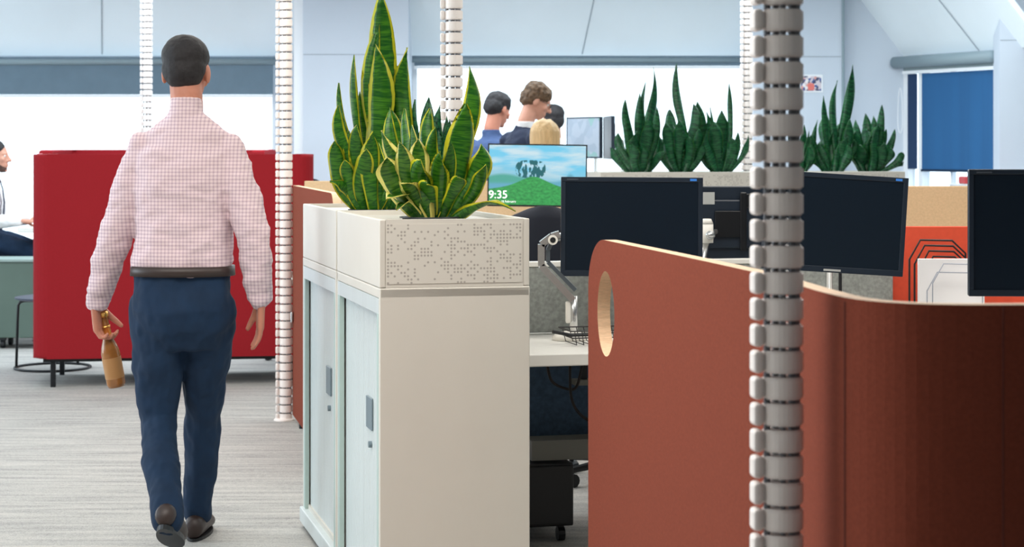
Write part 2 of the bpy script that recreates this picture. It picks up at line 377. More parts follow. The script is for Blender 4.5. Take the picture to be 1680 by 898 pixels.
# white reveal strip left of the pier
box('trim_2', (wx(481, YP), YP+0.05, 0), (wx(497, YP), YP+0.15, ZC), M_trim, kind='structure')
# sloping ceiling parts above the windows
def slope(name, x0, x1, seams):
    quadplate(name, [(x0, YW, ZH), (x1, YW, ZH), (x1, YP-0.05, ZC+0.02), (x0, YP-0.05, ZC+0.02)], M_ceil, (0, 0.03, 0.03))
slope('ceiling_slope_left', xl0, wx(497, YW), [])
slope('ceiling_slope_middle', wx(668, YW), wx(1310, YW), [])
def slope_pt(x, t): # pixel column at window plane, t 0..1 up the slope
    Y = YW+(YP-0.05-YW)*t; return Vector((x, Y, ZH+(ZC+0.02-ZH)*t))
k = 3
for xa, xb in ((168, 168), (955, 985)):
    bm = bmesh.new(); tube(bm, [slope_pt(wx(xa, YW), 0.02)+Vector((0, -0.004, 0)), slope_pt(wx(xb, YP), 0.98)+Vector((0, -0.004, 0))], 0.004, 6)
    obj('trim_%d' % k, bm, M_seam, kind='structure'); k += 1
# right pier with picture, then gable part with the slope meeting it
box('wall_right_pier', (wx(1236, YP), YP, 0), (wx(1381, YP), YW+0.01, ZC), M_wall, kind='structure')
bm = bmesh.new(); B(bm, (wx(1300, YP), YP-0.002, P(0, 93, YP).z-0.003), (wx(1380, YP), YP+0.01, P(0, 93, YP).z+0.003)); obj('trim_5', bm, M_seam, kind='structure')
bm = bmesh.new(); tube(bm, [(wx(1383, YP), YP-0.01, 0), (wx(1383, YP), YP-0.01, ZC)], 0.012, 8); obj('trim_6', bm, M_blind_tube, kind='structure')
YG = YP+0.1
gb = bmesh.new()
A0 = (wx(1384, YG), YG, 0); A1 = (wx(1484, YG), YG, 0); zt = P(0, 90, YG).z
pts = [A0, A1, (A1[0], YG, zt), (P(1410, 0, YG).x, YG, P(0, 0, YG).z), (P(1384, 0, YG).x, YG, ZC)]
pts = [A0, A1, (A1[0], YG, zt), (A0[0], YG, zt+(A1[0]-A0[0])*1.31)]
quadplate('wall_gable', pts, M_wall, (0, 0.1, 0))
# right window wall runs towards the camera
W0 = Vector((wx(1482, YG), YG, 0)); 
W1 = Vector((wx(1646, 15.4), 15.4, 0)); wd = (W1-W0).normalized(); wl = (W1-W0).length
nrm = Vector((-wd.y, wd.x, 0));  nrm = nrm if nrm.x < 0 else -nrm   # into the room
zt0 = P(0, 92, W0.y).z; zt1 = P(0, 80, W1.y).z; ztw = (zt0+zt1)/2
def wall_pt(t, z, d=0): return W0+wd*(wl*t)+nrm*d+Vector((0, 0, z))
def wplate(name, t0, t1, z0, z1, d0, d1, m, parent=None, kind=None, bev=0):
    bm = bmesh.new(); c = []
    for d in (d0, d1):
        for t, z in ((t0, z0), (t1, z0), (t1, z1), (t0, z1)): c.append(bm.verts.new(wall_pt(t, z, d)))
    for q in ((0, 1, 2, 3), (7, 6, 5, 4), (0, 4, 5, 1), (1, 5, 6, 2), (2, 6, 7, 3), (3, 7, 4, 0)): bm.faces.new([c[i] for i in q])
    bmesh.ops.recalc_face_normals(bm, faces=bm.faces)
    return obj(name, bm, m, parent, kind=kind)
wplate('wall_right_low', -0.05, 1.05, 0, 0.75, -0.15, 0, M_wall, kind='structure')
wplate('wall_right_high', -0.05, 1.05, ztw-0.02, ztw+0.15, -0.15, 0, M_wall, kind='structure')
sa = W0+Vector((0, 0, ztw)); sb = W1+Vector((0, 0, ztw))
rise = ZC+0.02-ztw; run = rise/1.31
q0 = sa+Vector((-run, 0, rise)); q1 = sb+Vector((-run, 0, rise))
ex = (sa-sb)*0.12
quadplate('ceiling_slope_right', [sa+ex, sb-ex*3, q1-ex*3, q0+ex], M_ceil, (0.03, 0, 0.03))
bm = bmesh.new(); tt = 0.78; off = Vector((-0.006, 0, -0.004))
tube(bm, [sa.lerp(sb, tt)+off, q0.lerp(q1, tt-0.02)+off], 0.004, 6); obj('trim_7', bm, M_seam, kind='structure')
# white column at the right and side wall on to the camera
YC = 15.2
box('wall_right_column', (wx(1640, YC), YC, 0), (6.5, YC+0.2, ZC), M_wall, kind='structure')
bm = bmesh.new(); B(bm, (wx(1641, YC), YC-0.002, P(0, 66, YC).z-0.003), (6.4, YC+0.01, P(0, 66, YC).z+0.003)); obj('trim_8', bm, M_seam, kind='structure')
box('wall_right', (5.6, -2.6, 0), (5.7, YC, ZC), mat('slate_paint', srgb(120, 128, 136), 0.8), kind='structure')
box('wall_front', (-7, -2.7, 0), (5.7, -2.6, ZC), mat('slate_paint', srgb(120, 128, 136), 0.8), kind='structure')
bm = bmesh.new()
B(bm, (-6.7, -2.6, 0), (-6.5, 17.0, 0.6)); B(bm, (-6.7, -2.6, 2.7), (-6.5, 17, 3.0))
B(bm, (-6.7, -2.6, 0.6), (-6.5, 3.4, 2.7))
for y in (3.5, 6.5, 9.5, 12.5, 16.6): B(bm, (-6.7, y, 0.6), (-6.5, y+0.25, 2.7))
obj('wall_left', bm, M_wall, kind='structure')

# windows: frame, panes, mullions, roller blinds
def win(n, x0, x1, mull, y):
    e = bpy.data.objects.new('window_%d' % n, None); C.objects.link(e); e['kind'] = 'structure'
    bm = bmesh.new()
    B(bm, (x0, y+0.08, ZS), (x1, y+0.14, ZS+0.05)); B(bm, (x0, y+0.08, ZH-0.05), (x1, y+0.14, ZH))
    for m_ in mull: B(bm, (m_-0.02, y+0.08, ZS+0.05), (m_+0.02, y+0.14, ZH-0.05))
    obj('window_frame', bm, M_trim, e)
    box('pane', (x0, y+0.1, ZS+0.05), (x1, y+0.106, ZH-0.05), M_glass, e)
    box('window_sill', (x0, y-0.12, ZS-0.04), (x1, y+0.1, ZS), M_trim, e, bev=0.005)
    return e
win(1, xl0, wx(452, YW), [xl0+0.02, wx(452, YW)-0.02], YW)
win(2, wx(676, YW), wx(1228, YW), [wx(676, YW)+0.02, wx(1228, YW)-0.02], YW)
def blind(label, x0, x1, y_cas0, y_cas1, y_bot, Y):
    t = thing('roller_blind', label, 'blind', (0, 0, 0))
    z0, z1, zb = P(0, y_cas0, Y).z, P(0, y_cas1, Y).z, P(0, y_bot, Y).z
    r = (z0-z1)/2
    bm = bmesh.new(); tube(bm, [(x0, Y, z1+r), (x1, Y, z1+r)], r, 16); obj('cassette', bm, M_blind_tube, t, True)
    box('head_rail', (x0, Y-0.01, z0+0.002), (x1, Y+0.03, z0+0.018), M_blind, t)
    if zb < z1-0.03:
        box('fabric', (x0+0.02, Y+0.0, zb), (x1-0.02, Y+0.004, z1+0.01), M_blind, t)
    else: box('fabric', (x0+0.02, Y+0.0, zb), (x1-0.02, Y+0.004, z1+0.01), M_blind, t)
    box('bottom_bar', (x0+0.02, Y-0.012, zb-0.026), (x1-0.02, Y+0.012, zb-0.002), M_trim, t, bev=0.004)
    return t
blind('grey roller blind pulled a third down over the wide left window behind the red sofa', xl0+0.3, wx(452, 16.85), 97, 107, 155, 16.85)
blind('grey roller blind rolled up almost fully over the middle window behind the people', wx(676, 16.85), wx(1228, 16.85), 95, 103, 108, 16.85)
# right window
e = bpy.data.objects.new('window_3', None); C.objects.link(e); e['kind'] = 'structure'
bm = bmesh.new()
def wb(bm, t0, t1, z0, z1, d0, d1):
    c = []
    for d in (d0, d1):
        for t, z in ((t0, z0), (t1, z0), (t1, z1), (t0, z1)): c.append(bm.verts.new(wall_pt(t, z, d)))
    for q in ((0, 1, 2, 3), (7, 6, 5, 4), (0, 4, 5, 1), (1, 5, 6, 2), (2, 6, 7, 3), (3, 7, 4, 0)): bm.faces.new([c[i] for i in q])
wb(bm, 0, 0.05, 0.75, ztw, -0.08, 0); wb(bm, 0.16, 0.20, 0.75, ztw, -0.08, 0.0); wb(bm, 0.45, 0.47, 0.75, ztw, -0.08, -0.04)
wb(bm, 0.05, 1, 0.75, 0.80, -0.08, 0)
bmesh.ops.recalc_face_normals(bm, faces=bm.faces); obj('window_frame', bm, M_trim, e)
wplate('pane', 0.05, 1.0, 0.80, ztw, -0.06, -0.055, M_glass, e)
rb = thing('roller_blind', 'deep blue roller blind lowered over the right window with a grey cassette on top', 'blind')
bm = bmesh.new(); tube(bm, [wall_pt(-0.01, ztw-0.06, 0.08), wall_pt(0.98, ztw-0.06, 0.08)], 0.05, 16); obj('cassette', bm, M_blind_tube, rb, True)
wplate('upper_fabric', 0.05, 0.98, P(0, 114, 16.1).z, ztw-0.06, 0.045, 0.05, mat('pale_grey_fabric', srgb(140, 156, 160), 0.8), rb)
wplate('bottom_bar', 0.05, 0.98, P(0, 119, 16.1).z, P(0, 114, 16.1).z, 0.035, 0.06, M_trim, rb)
zbb = P(0, 278.5, 15.9).z
wplate('blue_fabric', 0.205, 0.98, zbb, P(0, 119, 16.1).z, 0.005, 0.009, M_blue, rb)
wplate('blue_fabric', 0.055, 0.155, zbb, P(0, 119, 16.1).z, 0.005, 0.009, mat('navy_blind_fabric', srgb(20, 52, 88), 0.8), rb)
wplate('lower_bar', 0.20, 0.98, zbb-0.02, zbb, 0.0, 0.015, M_navy, rb)
bm = bmesh.new()
tube(bm, [wall_pt(0.09+0.025*math.cos(a), 1.62+ (0.28 if math.sin(a) > 0 else 0.1)*math.sin(a), 0.12) for a in [i*PI/12 for i in range(25)]], 0.004, 6); obj('pull_cord', bm, M_trim, rb)
# small photo card on the right pier
pc = thing('photo_print', 'small colourful photo print with white border taped on the white wall', 'picture', P(1330.5, 137, YP-0.004))
box('paper', (-0.1, -0.001, -0.075), (0.1, 0.001, 0.075), M_trim, pc)
bm = bmesh.new(); B(bm, (-0.086, -0.003, -0.062), (0.086, -0.0012, 0.062)); obj('image', bm, m_blot('crowd_photo', [srgb(60, 66, 100), srgb(214, 200, 205), srgb(235, 228, 228), srgb(70, 90, 150), srgb(220, 160, 150), srgb(120, 110, 130)], 42), pc)
bm = bmesh.new(); loft(bm, [(0.0, -0.0035, -0.058, 0.024, 0.0005), (0.0, -0.0035, -0.02, 0.03, 0.0005), (0, -0.0035, 0.0, 0.02, 0.0005)]); obj('red_figure', bm, mat('coral_ink', srgb(230, 120, 110), 0.6), pc)

# ------------------------------------------------------------------ cabinets with planters
RZ = math.atan2(0.238, 0.971)
u = Vector((-0.238, 0.971, 0)); v = Vector((0.971, 0.238, 0))
CW, CD, ZCAB, ZPL = 0.815, 0.445, 0.994, 1.192
def cabinet(name, label, loc, width, zc, zp, label2, flip=False):
    # local x: across the depth (v), local y: along the row (u)
    t = thing(name, label, 'cabinet', loc, RZ, 'white tambour cabinets in the row')
    D, W = CD, width
    bm = bmesh.new()
    B(bm, (0.0, 0, 0.0), (D, 0.02, zc), 0.003); B(bm, (0, W-0.02, 0.0), (D, W, zc), 0.003)
    B(bm, (0.0, 0.0, zc-0.03), (D, W, zc), 0.004); B(bm, (0.012, 0.02, 0.07), (D, W-0.02, 0.09)); B(bm, (D-0.012, 0.02, 0.09), (D, W-0.02, zc-0.03))
    obj('body', bm, M_beige, t)
    bm = bmesh.new(); B(bm, (0.0, 0.02, zc-0.075), (0.03, W-0.02, zc-0.0305)); obj('top_rail', bm, M_white_door, t)
    bm = bmesh.new(); B(bm, (-0.012, 0.0, 0.02), (0.02, W, 0.075), 0.004); obj('plinth', bm, M_white_door, t)
    for ya, yb in ((W-0.06, W-0.02), (0.02, 0.05)): box('door_frame', (0.0, ya, 0.075), (0.015, yb, zc-0.075), mat('pale_green_edge', srgb(176, 194, 188), 0.5), t)
    # two roller doors of narrow vertical slats meeting in the middle
    for a, b, s in ((0.05, W/2-0.002, 1), (W/2+0.002, W-0.06, -1)):
        bm = bmesh.new(); n = 14
        for i in range(n):
            y0 = a+(b-a)*i/n; y1 = a+(b-a)*(i+1)/n
            B(bm, (0.020, y0+0.0008, 0.078), (0.028, y1-0.0008, zc-0.076), 0.002, seg=1)
        d = obj('tambour_door', bm, M_white_door, t)
        if s > 0:
            box('handle', (0.014, 0.225, 0.552), (0.0195, 0.325, 0.648), M_handle, d, bev=0.002)
            bm = bmesh.new(); tube(bm, [(0.0205, 0.255, 0.508), (0.010, 0.255, 0.508)], 0.010, 12); obj('lock', bm, M_handle, d)
    # planter trough standing on the cabinet
    p = thing('planter_box', label2, 'planter', (loc[0], loc[1], zc), RZ, 'planter troughs on the cabinets')
    h = zp-zc; tk = 0.018; g = 0.004
    bm = bmesh.new()
    B(bm, (0, g, 0.001), (tk, W-g, h), 0.003); B(bm, (D-tk, g, 0.001), (D, W-g, h), 0.003)
    B(bm, (tk, W-g-tk, 0.001), (D-tk, W-g, h)); B(bm, (tk, g+tk*0, 0.001), (D-tk, g+tk, h)); B(bm, (tk, g+tk, 0.001), (D-tk, W-g-tk, 0.02))
    obj('trough', bm, M_beige, p)
    bm = bmesh.new(); B(bm, (tk*0.6, g+tk, h-0.022), (D-tk*0.6, W-g-tk, h-0.014)); 
    obj('insert_tray', bm, M_beige, p)
    bm = bmesh.new(); B(bm, (0.022, g-0.0015, 0.012), (D-0.022, g+0.001, h-0.014)); obj('perforated_panel', bm, M_perf_v, p)
    return t, p
C0 = Vector((-0.380, 5.604, 0))
cabinet('tambour_cabinet', 'white tambour cabinet nearest the camera, its broad beige end panel facing the viewer', C0, CW, ZCAB, ZPL,
        'beige planter trough with perforated dot pattern on the nearest cabinet')
C1 = C0+u*(CW+0.02)
cabinet('tambour_cabinet', 'white tambour cabinet second in the row, just behind the nearest one', C1, CW, ZCAB, ZPL,
        'white planter trough on the second cabinet, behind the trough with the dots')

# plants
def leaf(parent, base, tip, width, bow, mat_, seed, twist=0.0, face=0.0, n=16):
    rnd = random.Random(seed)
    base, tip = Vector(base), Vector(tip); ctrl = base.lerp(tip, 0.5)+Vector(bow)
    Lf = (tip-base).length; sb = Vector((rnd.uniform(-1, 1), rnd.uniform(-0.6, 0.6), 0))*Lf*0.07; yv = rnd.uniform(0.85, 1.12)
    bez = lambda a_, c_, b_, t: a_*(1-t)**2+c_*2*t*(1-t)+b_*t*t+sb*math.sin(2*PI*t)*0.5
    bm = bmesh.new(); uvl = bm.loops.layers.uv.new('UVMap'); rings = []; wav = rnd.uniform(0, 6)
    for i in range(n+1):
        t = i/n; p = bez(base, ctrl, tip, t); d = (bez(base, ctrl, tip, min(1, t+0.02))-bez(base, ctrl, tip, max(0, t-0.02))).normalized()
        a = face+twist*(t-0.3)
        side = Vector((math.cos(a), math.sin(a), 0)); side = (side-d*side.dot(d))
        side = side.normalized() if side.length > 1e-4 else Vector((1, 0, 0)); nn = d.cross(side)
        prof = (0.42+0.58*(t/0.6)**0.7) if t < 0.6 else max(0.02, (1-((t-0.6)/0.4)**2.3))
        h = width/2*prof*yv*(1+0.05*math.sin(t*13+wav)); ch = h*(0.55-0.35*t); rip = 0.12*width*math.sin(t*8+wav)
        ring = [(p-side*h+nn*(ch+rip), 0), (p-side*h*0.5+nn*(ch*0.3+0.0016), .25), (p+nn*0.002, .5), (p+side*h*0.5+nn*(ch*0.3+0.0016), .75), (p+side*h+nn*(ch-rip), 1),
                (p+side*h*0.5+nn*(ch*0.3-0.0016), .75), (p-nn*0.002, .5), (p-side*h*0.5+nn*(ch*0.3-0.0016), .25)]
        rings.append([(bm.verts.new(q), uu, t) for q, uu in ring])
    for a, b in zip(rings, rings[1:]):
        for k in range(8):
            q = (a[k], a[(k+1) % 8], b[(k+1) % 8], b[k]); f = bm.faces.new([x[0] for x in q])
            for l, x in zip(f.loops, q): l[uvl].uv = (x[1], x[2]*((tip-base).length)*2.2)
    bm.faces.new([x[0] for x in rings[-1]]); bm.faces.new([x[0] for x in rings[0]][::-1])
    bmesh.ops.recalc_face_normals(bm, faces=bm.faces)
    return obj('leaf', bm, mat_, parent, True)
def pot(parent, r, z0, z1, m=M_pot):
    bm = bmesh.new(); lathe(bm, [(r*0.75, z0), (r, z1), (r+0.008, z1), (r+0.008, z1-0.012+0.016), (r-0.006, z1+0.004), (r-0.008, z1-0.02), (0.001, z1-0.02)], seg=28)
    o = obj('pot', bm, m, parent, True)
    bm = bmesh.new(); lathe(bm, [(r-0.008, z1-0.02), (r*0.6, z1-0.008), (0.001, z1-0.006)], seg=24, cap=False); obj('soil', bm, M_soil, o, True)
def plant(label, cat_group, loc, specs, m, potr=0.07, seed=0, zpot=0.0, deep=0.1, potdepth=0.15, jit=0.03, fill=8, ty_max=320):
    t = thing('snake_plant', label, 'plant', loc, 0, cat_group)
    pot(t, potr, zpot-potdepth, zpot)
    rnd = random.Random(seed); Y0 = loc[1]
    specs = list(specs)
    if fill:
        for i in range(fill):
            q = rnd.choice(specs[:len(specs)]); sp = (q[0]+rnd.uniform(-14, 14), q[1]+rnd.uniform(14, 60), q[2]*rnd.uniform(0.6, 0.85), q[3]+rnd.uniform(-8, 8), rnd.uniform(-deep, deep))
            if sp[1] < ty_max: specs.append(sp)
    for i, sp in enumerate(specs):
        tx, ty, wpx, bpx = sp[:4]; dd = sp[4] if len(sp) > 4 else rnd.uniform(-deep, deep)
        bx = sp[5] if len(sp) > 5 else None
        tip = P(tx, ty, Y0+dd)-Vector(loc); s = F/Y0
        b = Vector(((tip.x*0.18 if bx is None else (bx-CX)/s-loc[0]), rnd.uniform(-jit, jit)+dd*0.15, zpot-0.012))
        lim = potr*0.8
        if Vector((b.x, b.y)).length > lim: k_ = lim/Vector((b.x, b.y)).length; b.x *= k_; b.y *= k_
        leaf(t, b, tip, wpx*1.12/s, (bpx*1.5/s, dd*-0.1, 0.02+max(0, 0.06-tip.z*0.25)), sp[6] if len(sp) > 6 and sp[6] else m, seed*50+i, twist=rnd.uniform(-1.3, 1.3), face=rnd.uniform(-0.6, 0.6))
    return t
def at(a, b, z=0): q = C0+u*a+v*b; return Vector((q.x, q.y, z))
pa = at(1.10, 0.165, ZPL-0.008)
plant('tall upright yellow-edged snake plant in the second planter, left of the two potted plants', 'snake plants in the near planters', pa, [
    (624, -16, 44, 2, 0.02, 634), (616, 72, 42, 4, -0.05, 622), (668, 78, 30, 14, 0.05, 640), (581, 90, 18, -12, 0.04, 606), (556, 136, 14, -6, 0.08, 600),
    (604, 132, 24, 4, 0.06, 612), (555, 172, 22, -8, -0.02, 598), (548, 232, 34, -22, -0.04, 592), (651, 108, 16, 8, 0.1, 628), (541, 298, 16, 6, -0.05, 588),
    (566, 262, 26, -12, -0.06, 596), (590, 150, 20, -4, 0.1, 612), (585, 205, 28, -6, -0.08, 606), (642, 180, 28, 12, -0.03, 630), (572, 215, 24, -10, 0.0, 600), (610, 215, 30, -4, -0.1, 616), (655, 215, 26, 12, 0.06, 634), (600, 245, 26, -8, -0.12, 600)],
    M_leaf, 0.075, 1)
pb = at(0.34, 0.215, ZPL-0.008)
plant('bushy cream-edged snake plant in the dotted planter, right of the two potted plants', 'snake plants in the near planters', pb, [
    (770, 109, 28, 20, 0.06, 722), (764, 170, 46, 16, -0.02, 720), (789, 236, 40, 26, 0.02, 728), (797, 270, 22, 26, -0.05, 730), (846, 347, 28, 12, -0.06, 738, M_leaf),
    (626, 214, 24, -4, -0.05, 700, M_leaf_b), (640, 176, 26, -18, 0.08, 690), (634, 258, 34, -24, -0.08, 690, M_leaf_b), (634, 326, 34, -6, -0.12, 700, M_leaf_b), (656, 300, 26, -4, -0.14, 704, M_leaf_b),
    (690, 262, 34, -10, -0.12, 704), (706, 178, 26, -6, 0.08, 706), (738, 226, 28, 12, -0.1, 716), (655, 232, 30, -14, -0.1, 698, M_leaf_b), (676, 205, 28, -14, 0.03, 700, M_leaf_b),
    (722, 250, 32, 4, -0.13, 712), (700, 300, 26, -2, -0.15, 708), (750, 290, 28, 14, -0.12, 722), (664, 178, 26, -12, 0.1, 700), (748, 205, 30, 14, 0.08, 722), (686, 228, 30, -8, -0.05, 704, M_leaf_b), (650, 345, 20, -6, -0.1, 696, M_leaf_b)],
    M_leaf, 0.085, 2)
pcn = at(1.12, 0.345, ZPL-0.008)
plant('blue-green snake plant half hidden behind the bushy cream-edged one', 'snake plants in the near planters', pcn, [
    (681, 163, 22, -4), (704, 160, 22, 4), (722, 172, 22, 8), (662, 186, 20, -8), (696, 190, 26, 0), (716, 200, 24, 8), (676, 210, 26, -6), (738, 196, 18, 12)], M_leaf_d, 0.06, 3)

# far row of cabinets with planters and dark green plants
YF = 12.25; f0 = P(985, 0, YF); Ff = Vector((f0.x, YF, 0))
ZF = 1.243
def far_cab(loc, W, label, label2):
    # long face towards the camera: local x along the row
    t = thing('tambour_cabinet', label, 'cabinet', loc, RZ, 'white cabinets of the far row')
    bm = bmesh.new(); B(bm, (0, 0, 0.0), (W-0.006, 0.44, 1.04), 0.004); obj('body', bm, M_beige, t)
    for a, b in ((0.03, W/2-0.004), (W/2+0.0, W-0.04)):
        bm = bmesh.new()
        for i in range(12):
            x0 = a+(b-a)*i/12; B(bm, (x0+0.001, -0.008, 0.08), (x0+(b-a)/12-0.001, -0.001, 0.98))
        obj('tambour_door', bm, M_white_door, t)
    p = thing('planter_box', label2, 'planter', (loc[0], loc[1], 1.04), RZ, 'planter troughs of the far row')
    h = ZF-1.04; bm = bmesh.new()
    B(bm, (0, 0, 0.001), (W-0.006, 0.018, h), 0.003); B(bm, (0, 0.422, 0.001), (W-0.006, 0.44, h)); B(bm, (0, 0.018, 0.001), (0.018, 0.422, h)); B(bm, (W-0.024, 0.018, 0.001), (W-0.006, 0.422, h)); B(bm, (0.018, 0.018, h-0.03), (W-0.024, 0.422, h-0.02))
    obj('trough', bm, M_beige, p)
    bm = bmesh.new(); B(bm, (0.025, -0.0015, 0.012), (W-0.03, 0.001, h-0.02)); obj('perforated_panel', bm, M_perf_v, p)
far_cab(Ff, 1.02, 'white far-row cabinet standing behind the dark monitor backs', 'pale dotted planter trough under the three far plants against the bright window')
far_cab(Ff+v*1.02, 1.06, 'white far-row cabinet standing right of the thick cable spine', 'pale dotted planter trough under the dark plants by the white wall')
def fplant(label, cx, specs, seed, b=0.2):
    q = P(cx, 0, 12.5); 
    # find point along the trough for that pixel column
    best = None
    for i in range(300):
        a = i*0.0075; w_ = Ff+v*a+u*b
        px = CX+F*w_.x/w_.y
        if best is None or abs(px-cx) < best[0]: best = (abs(px-cx), w_)
    w_ = best[1]; loc = Vector((w_.x, w_.y, ZF-0.012))
    rnd = random.Random(seed)
    plant(label, 'dark snake plants in the far planters', loc, specs, M_leaf_d, 0.10, seed, deep=0.12, jit=0.06, fill=5, ty_max=255)
fplant('dark far snake plant beside the edge-on monitor, leftmost of its row', 1050, [
    (1026, 163, 13, -2), (1050, 150, 11, -4), (1072, 111, 16, 4), (1023, 195, 13, -6), (1014, 218, 15, -10), (1001, 242, 14, -14), (1081, 205, 16, 8), (1062, 195, 20, 2), (1045, 215, 22, -4), (1035, 232, 20, -6), (1066, 232, 20, 4), (1078, 175, 14, 10), (1055, 240, 20, 0)], 11)
fplant('dark far snake plant with one very tall spear leaf, middle of three at the window', 1117, [
    (1110, 104, 14, 6), (1098, 180, 22, -4), (1081, 222, 16, -10), (1113, 195, 20, 0), (1138, 170, 18, 6), (1120, 215, 22, 2), (1104, 205, 22, -6), (1146, 210, 18, 14), (1092, 200, 18, -8), (1130, 225, 20, 6), (1111, 240, 22, -2), (1151, 238, 14, 14), (1098, 240, 18, -8)], 12)
fplant('dark banded far snake plant just left of the thick spine, with one thin curved leaf', 1182, [
    (1144, 166, 18, -10), (1159, 182, 16, -6), (1165, 176, 14, -3), (1184, 180, 20, 4), (1196, 136, 9, 10), (1211, 217, 12, 12), (1228, 222, 9, 14), (1172, 200, 24, -2), (1190, 208, 22, 4), (1160, 215, 20, -8), (1180, 225, 26, 0), (1204, 232, 16, 8), (1152, 235, 16, -10)], 13)
fplant('dark snake plant peeking out right of the thick cable spine', 1312, [
    (1319, 205, 16, 2), (1341, 197, 10, 6), (1337, 212, 12, 8), (1325, 225, 18, 4), (1302, 200, 16, -4), (1330, 240, 18, 10)], 14)
fplant('dark far snake plant by the white wall with two tall leaves', 1368, [
    (1399, 106, 17, 4), (1374, 132, 14, -4), (1351, 157, 9, -2), (1356, 187, 20, -6), (1384, 175, 18, 4), (1382, 200, 24, 2), (1330, 222, 14, -8), (1394, 195, 18, 6), (1366, 215, 24, -2), (1346, 232, 20, -10), (1378, 232, 24, 4), (1390, 238, 20, 8), (1333, 250, 16, -10)], 15)
fplant('bushy dark snake plant at the right end of the far planters', 1425, [
    (1404, 197, 16, -4), (1420, 186, 14, -2), (1447, 172, 16, 4), (1433, 190, 14, 0), (1454, 212, 13, 6), (1468, 212, 14, 8), (1478, 250, 12, 24), (1476, 268, 11, 24), (1403, 215, 22, -6), (1415, 205, 20, -2), (1440, 205, 20, 4), (1427, 222, 24, 0), (1410, 238, 24, -6), (1450, 235, 20, 8), (1462, 242, 16, 12)], 16)

# ------------------------------------------------------------------ cable spines hanging from the ceiling
def link_mesh(mk):
    bm = bmesh.new()
    pts = []
    for a in range(28):
        t = 2*PI*a/28; pts.append((0.009+0.034*math.cos(t), 0.034*math.sin(t)))
    prism(bm, pts, -0.018, 0.018)
    es = [e for e in bm.edges if abs(e.verts[0].co.z-e.verts[1].co.z) < 1e-6]
    bmesh.ops.bevel(bm, geom=es, offset=0.003, segments=2, affect='EDGES')
    B(bm, (-0.043, -0.018, -0.018), (-0.026, 0.018, 0.018), 0.006)
    B(bm, (-0.030, -0.010, -0.012), (-0.020, 0.010, 0.012))
    me = bpy.data.meshes.new('spine_link'); bm.to_mesh(me); bm.free(); me.materials.append(mk)
    return me
def joint_mesh():
    bm = bmesh.new()
    for x, y, r in ((-0.018, -0.004, 0.006), (0.0, 0.012, 0.006), (0.026, -0.010, 0.010), (0.006, -0.018, 0.004)): tube(bm, [(x, y, -0.0045), (x, y, 0.0045)], r, 8)
    me = bpy.data.meshes.new('spine_joint'); bm.to_mesh(me); bm.free(); me.materials.append(M_joint); return me
LM = {}
def spine(label, x, Y, zbot, mk, rz=0.0, base=False, scale=1.0):
    t = thing('cable_spine', label, 'cable spine', (wx(x, Y), Y, zbot), rz, 'articulated cable spines hanging from the ceiling')
    if mk.name not in LM: LM[mk.name] = (link_mesh(mk), joint_mesh())
    a, b = LM[mk.name]; pitch = 0.0430*scale; z = pitch*0.4; n = 0
    while z < ZC-zbot-0.02:
        o = bpy.data.objects.new('link', a); C.objects.link(o); o.parent = t; o.location = (0, 0, z); o.scale = (scale,)*3; o.rotation_euler = (0, 0, 0)
        j = bpy.data.objects.new('joint', b); C.objects.link(j); j.parent = o; j.location = (0, 0, pitch/2/scale)
        z += pitch; n += 1
    bm = bmesh.new(); tube(bm, [(0.008, 0.004, 0), (0.008, 0.004, ZC-zbot-0.001)], 0.0045, 6); obj('cable', bm, M_trim, t)
    if base:
        bm = bmesh.new(); lathe(bm, [(0.052, 0), (0.052, 0.006), (0.044, 0.012), (0.02, 0.013)]); obj('base_plate', bm, M_linkw, t)
    return t
spine('thick grey cable spine in the foreground in front of the terracotta desk screen', 1275, 3.2, 0.0, M_link, 0.12, True)
spine('ivory cable spine reaching the carpet between the walking man and the cabinets', 466, 10.0, 0.0, M_linkw, 0.1, True)
spine('grey cable spine hanging behind the bushy plants above the middle window', 741, 7.5, 0.73, M_link, -0.1)
spine('small distant cable spine left of the walking man against the left window', 240, 13.6, 0.0, M_link, 0.2)
spine('distant ivory cable spine just left of the thick foreground spine', 1225, 13.3, 0.0, M_linkw, 0.3)

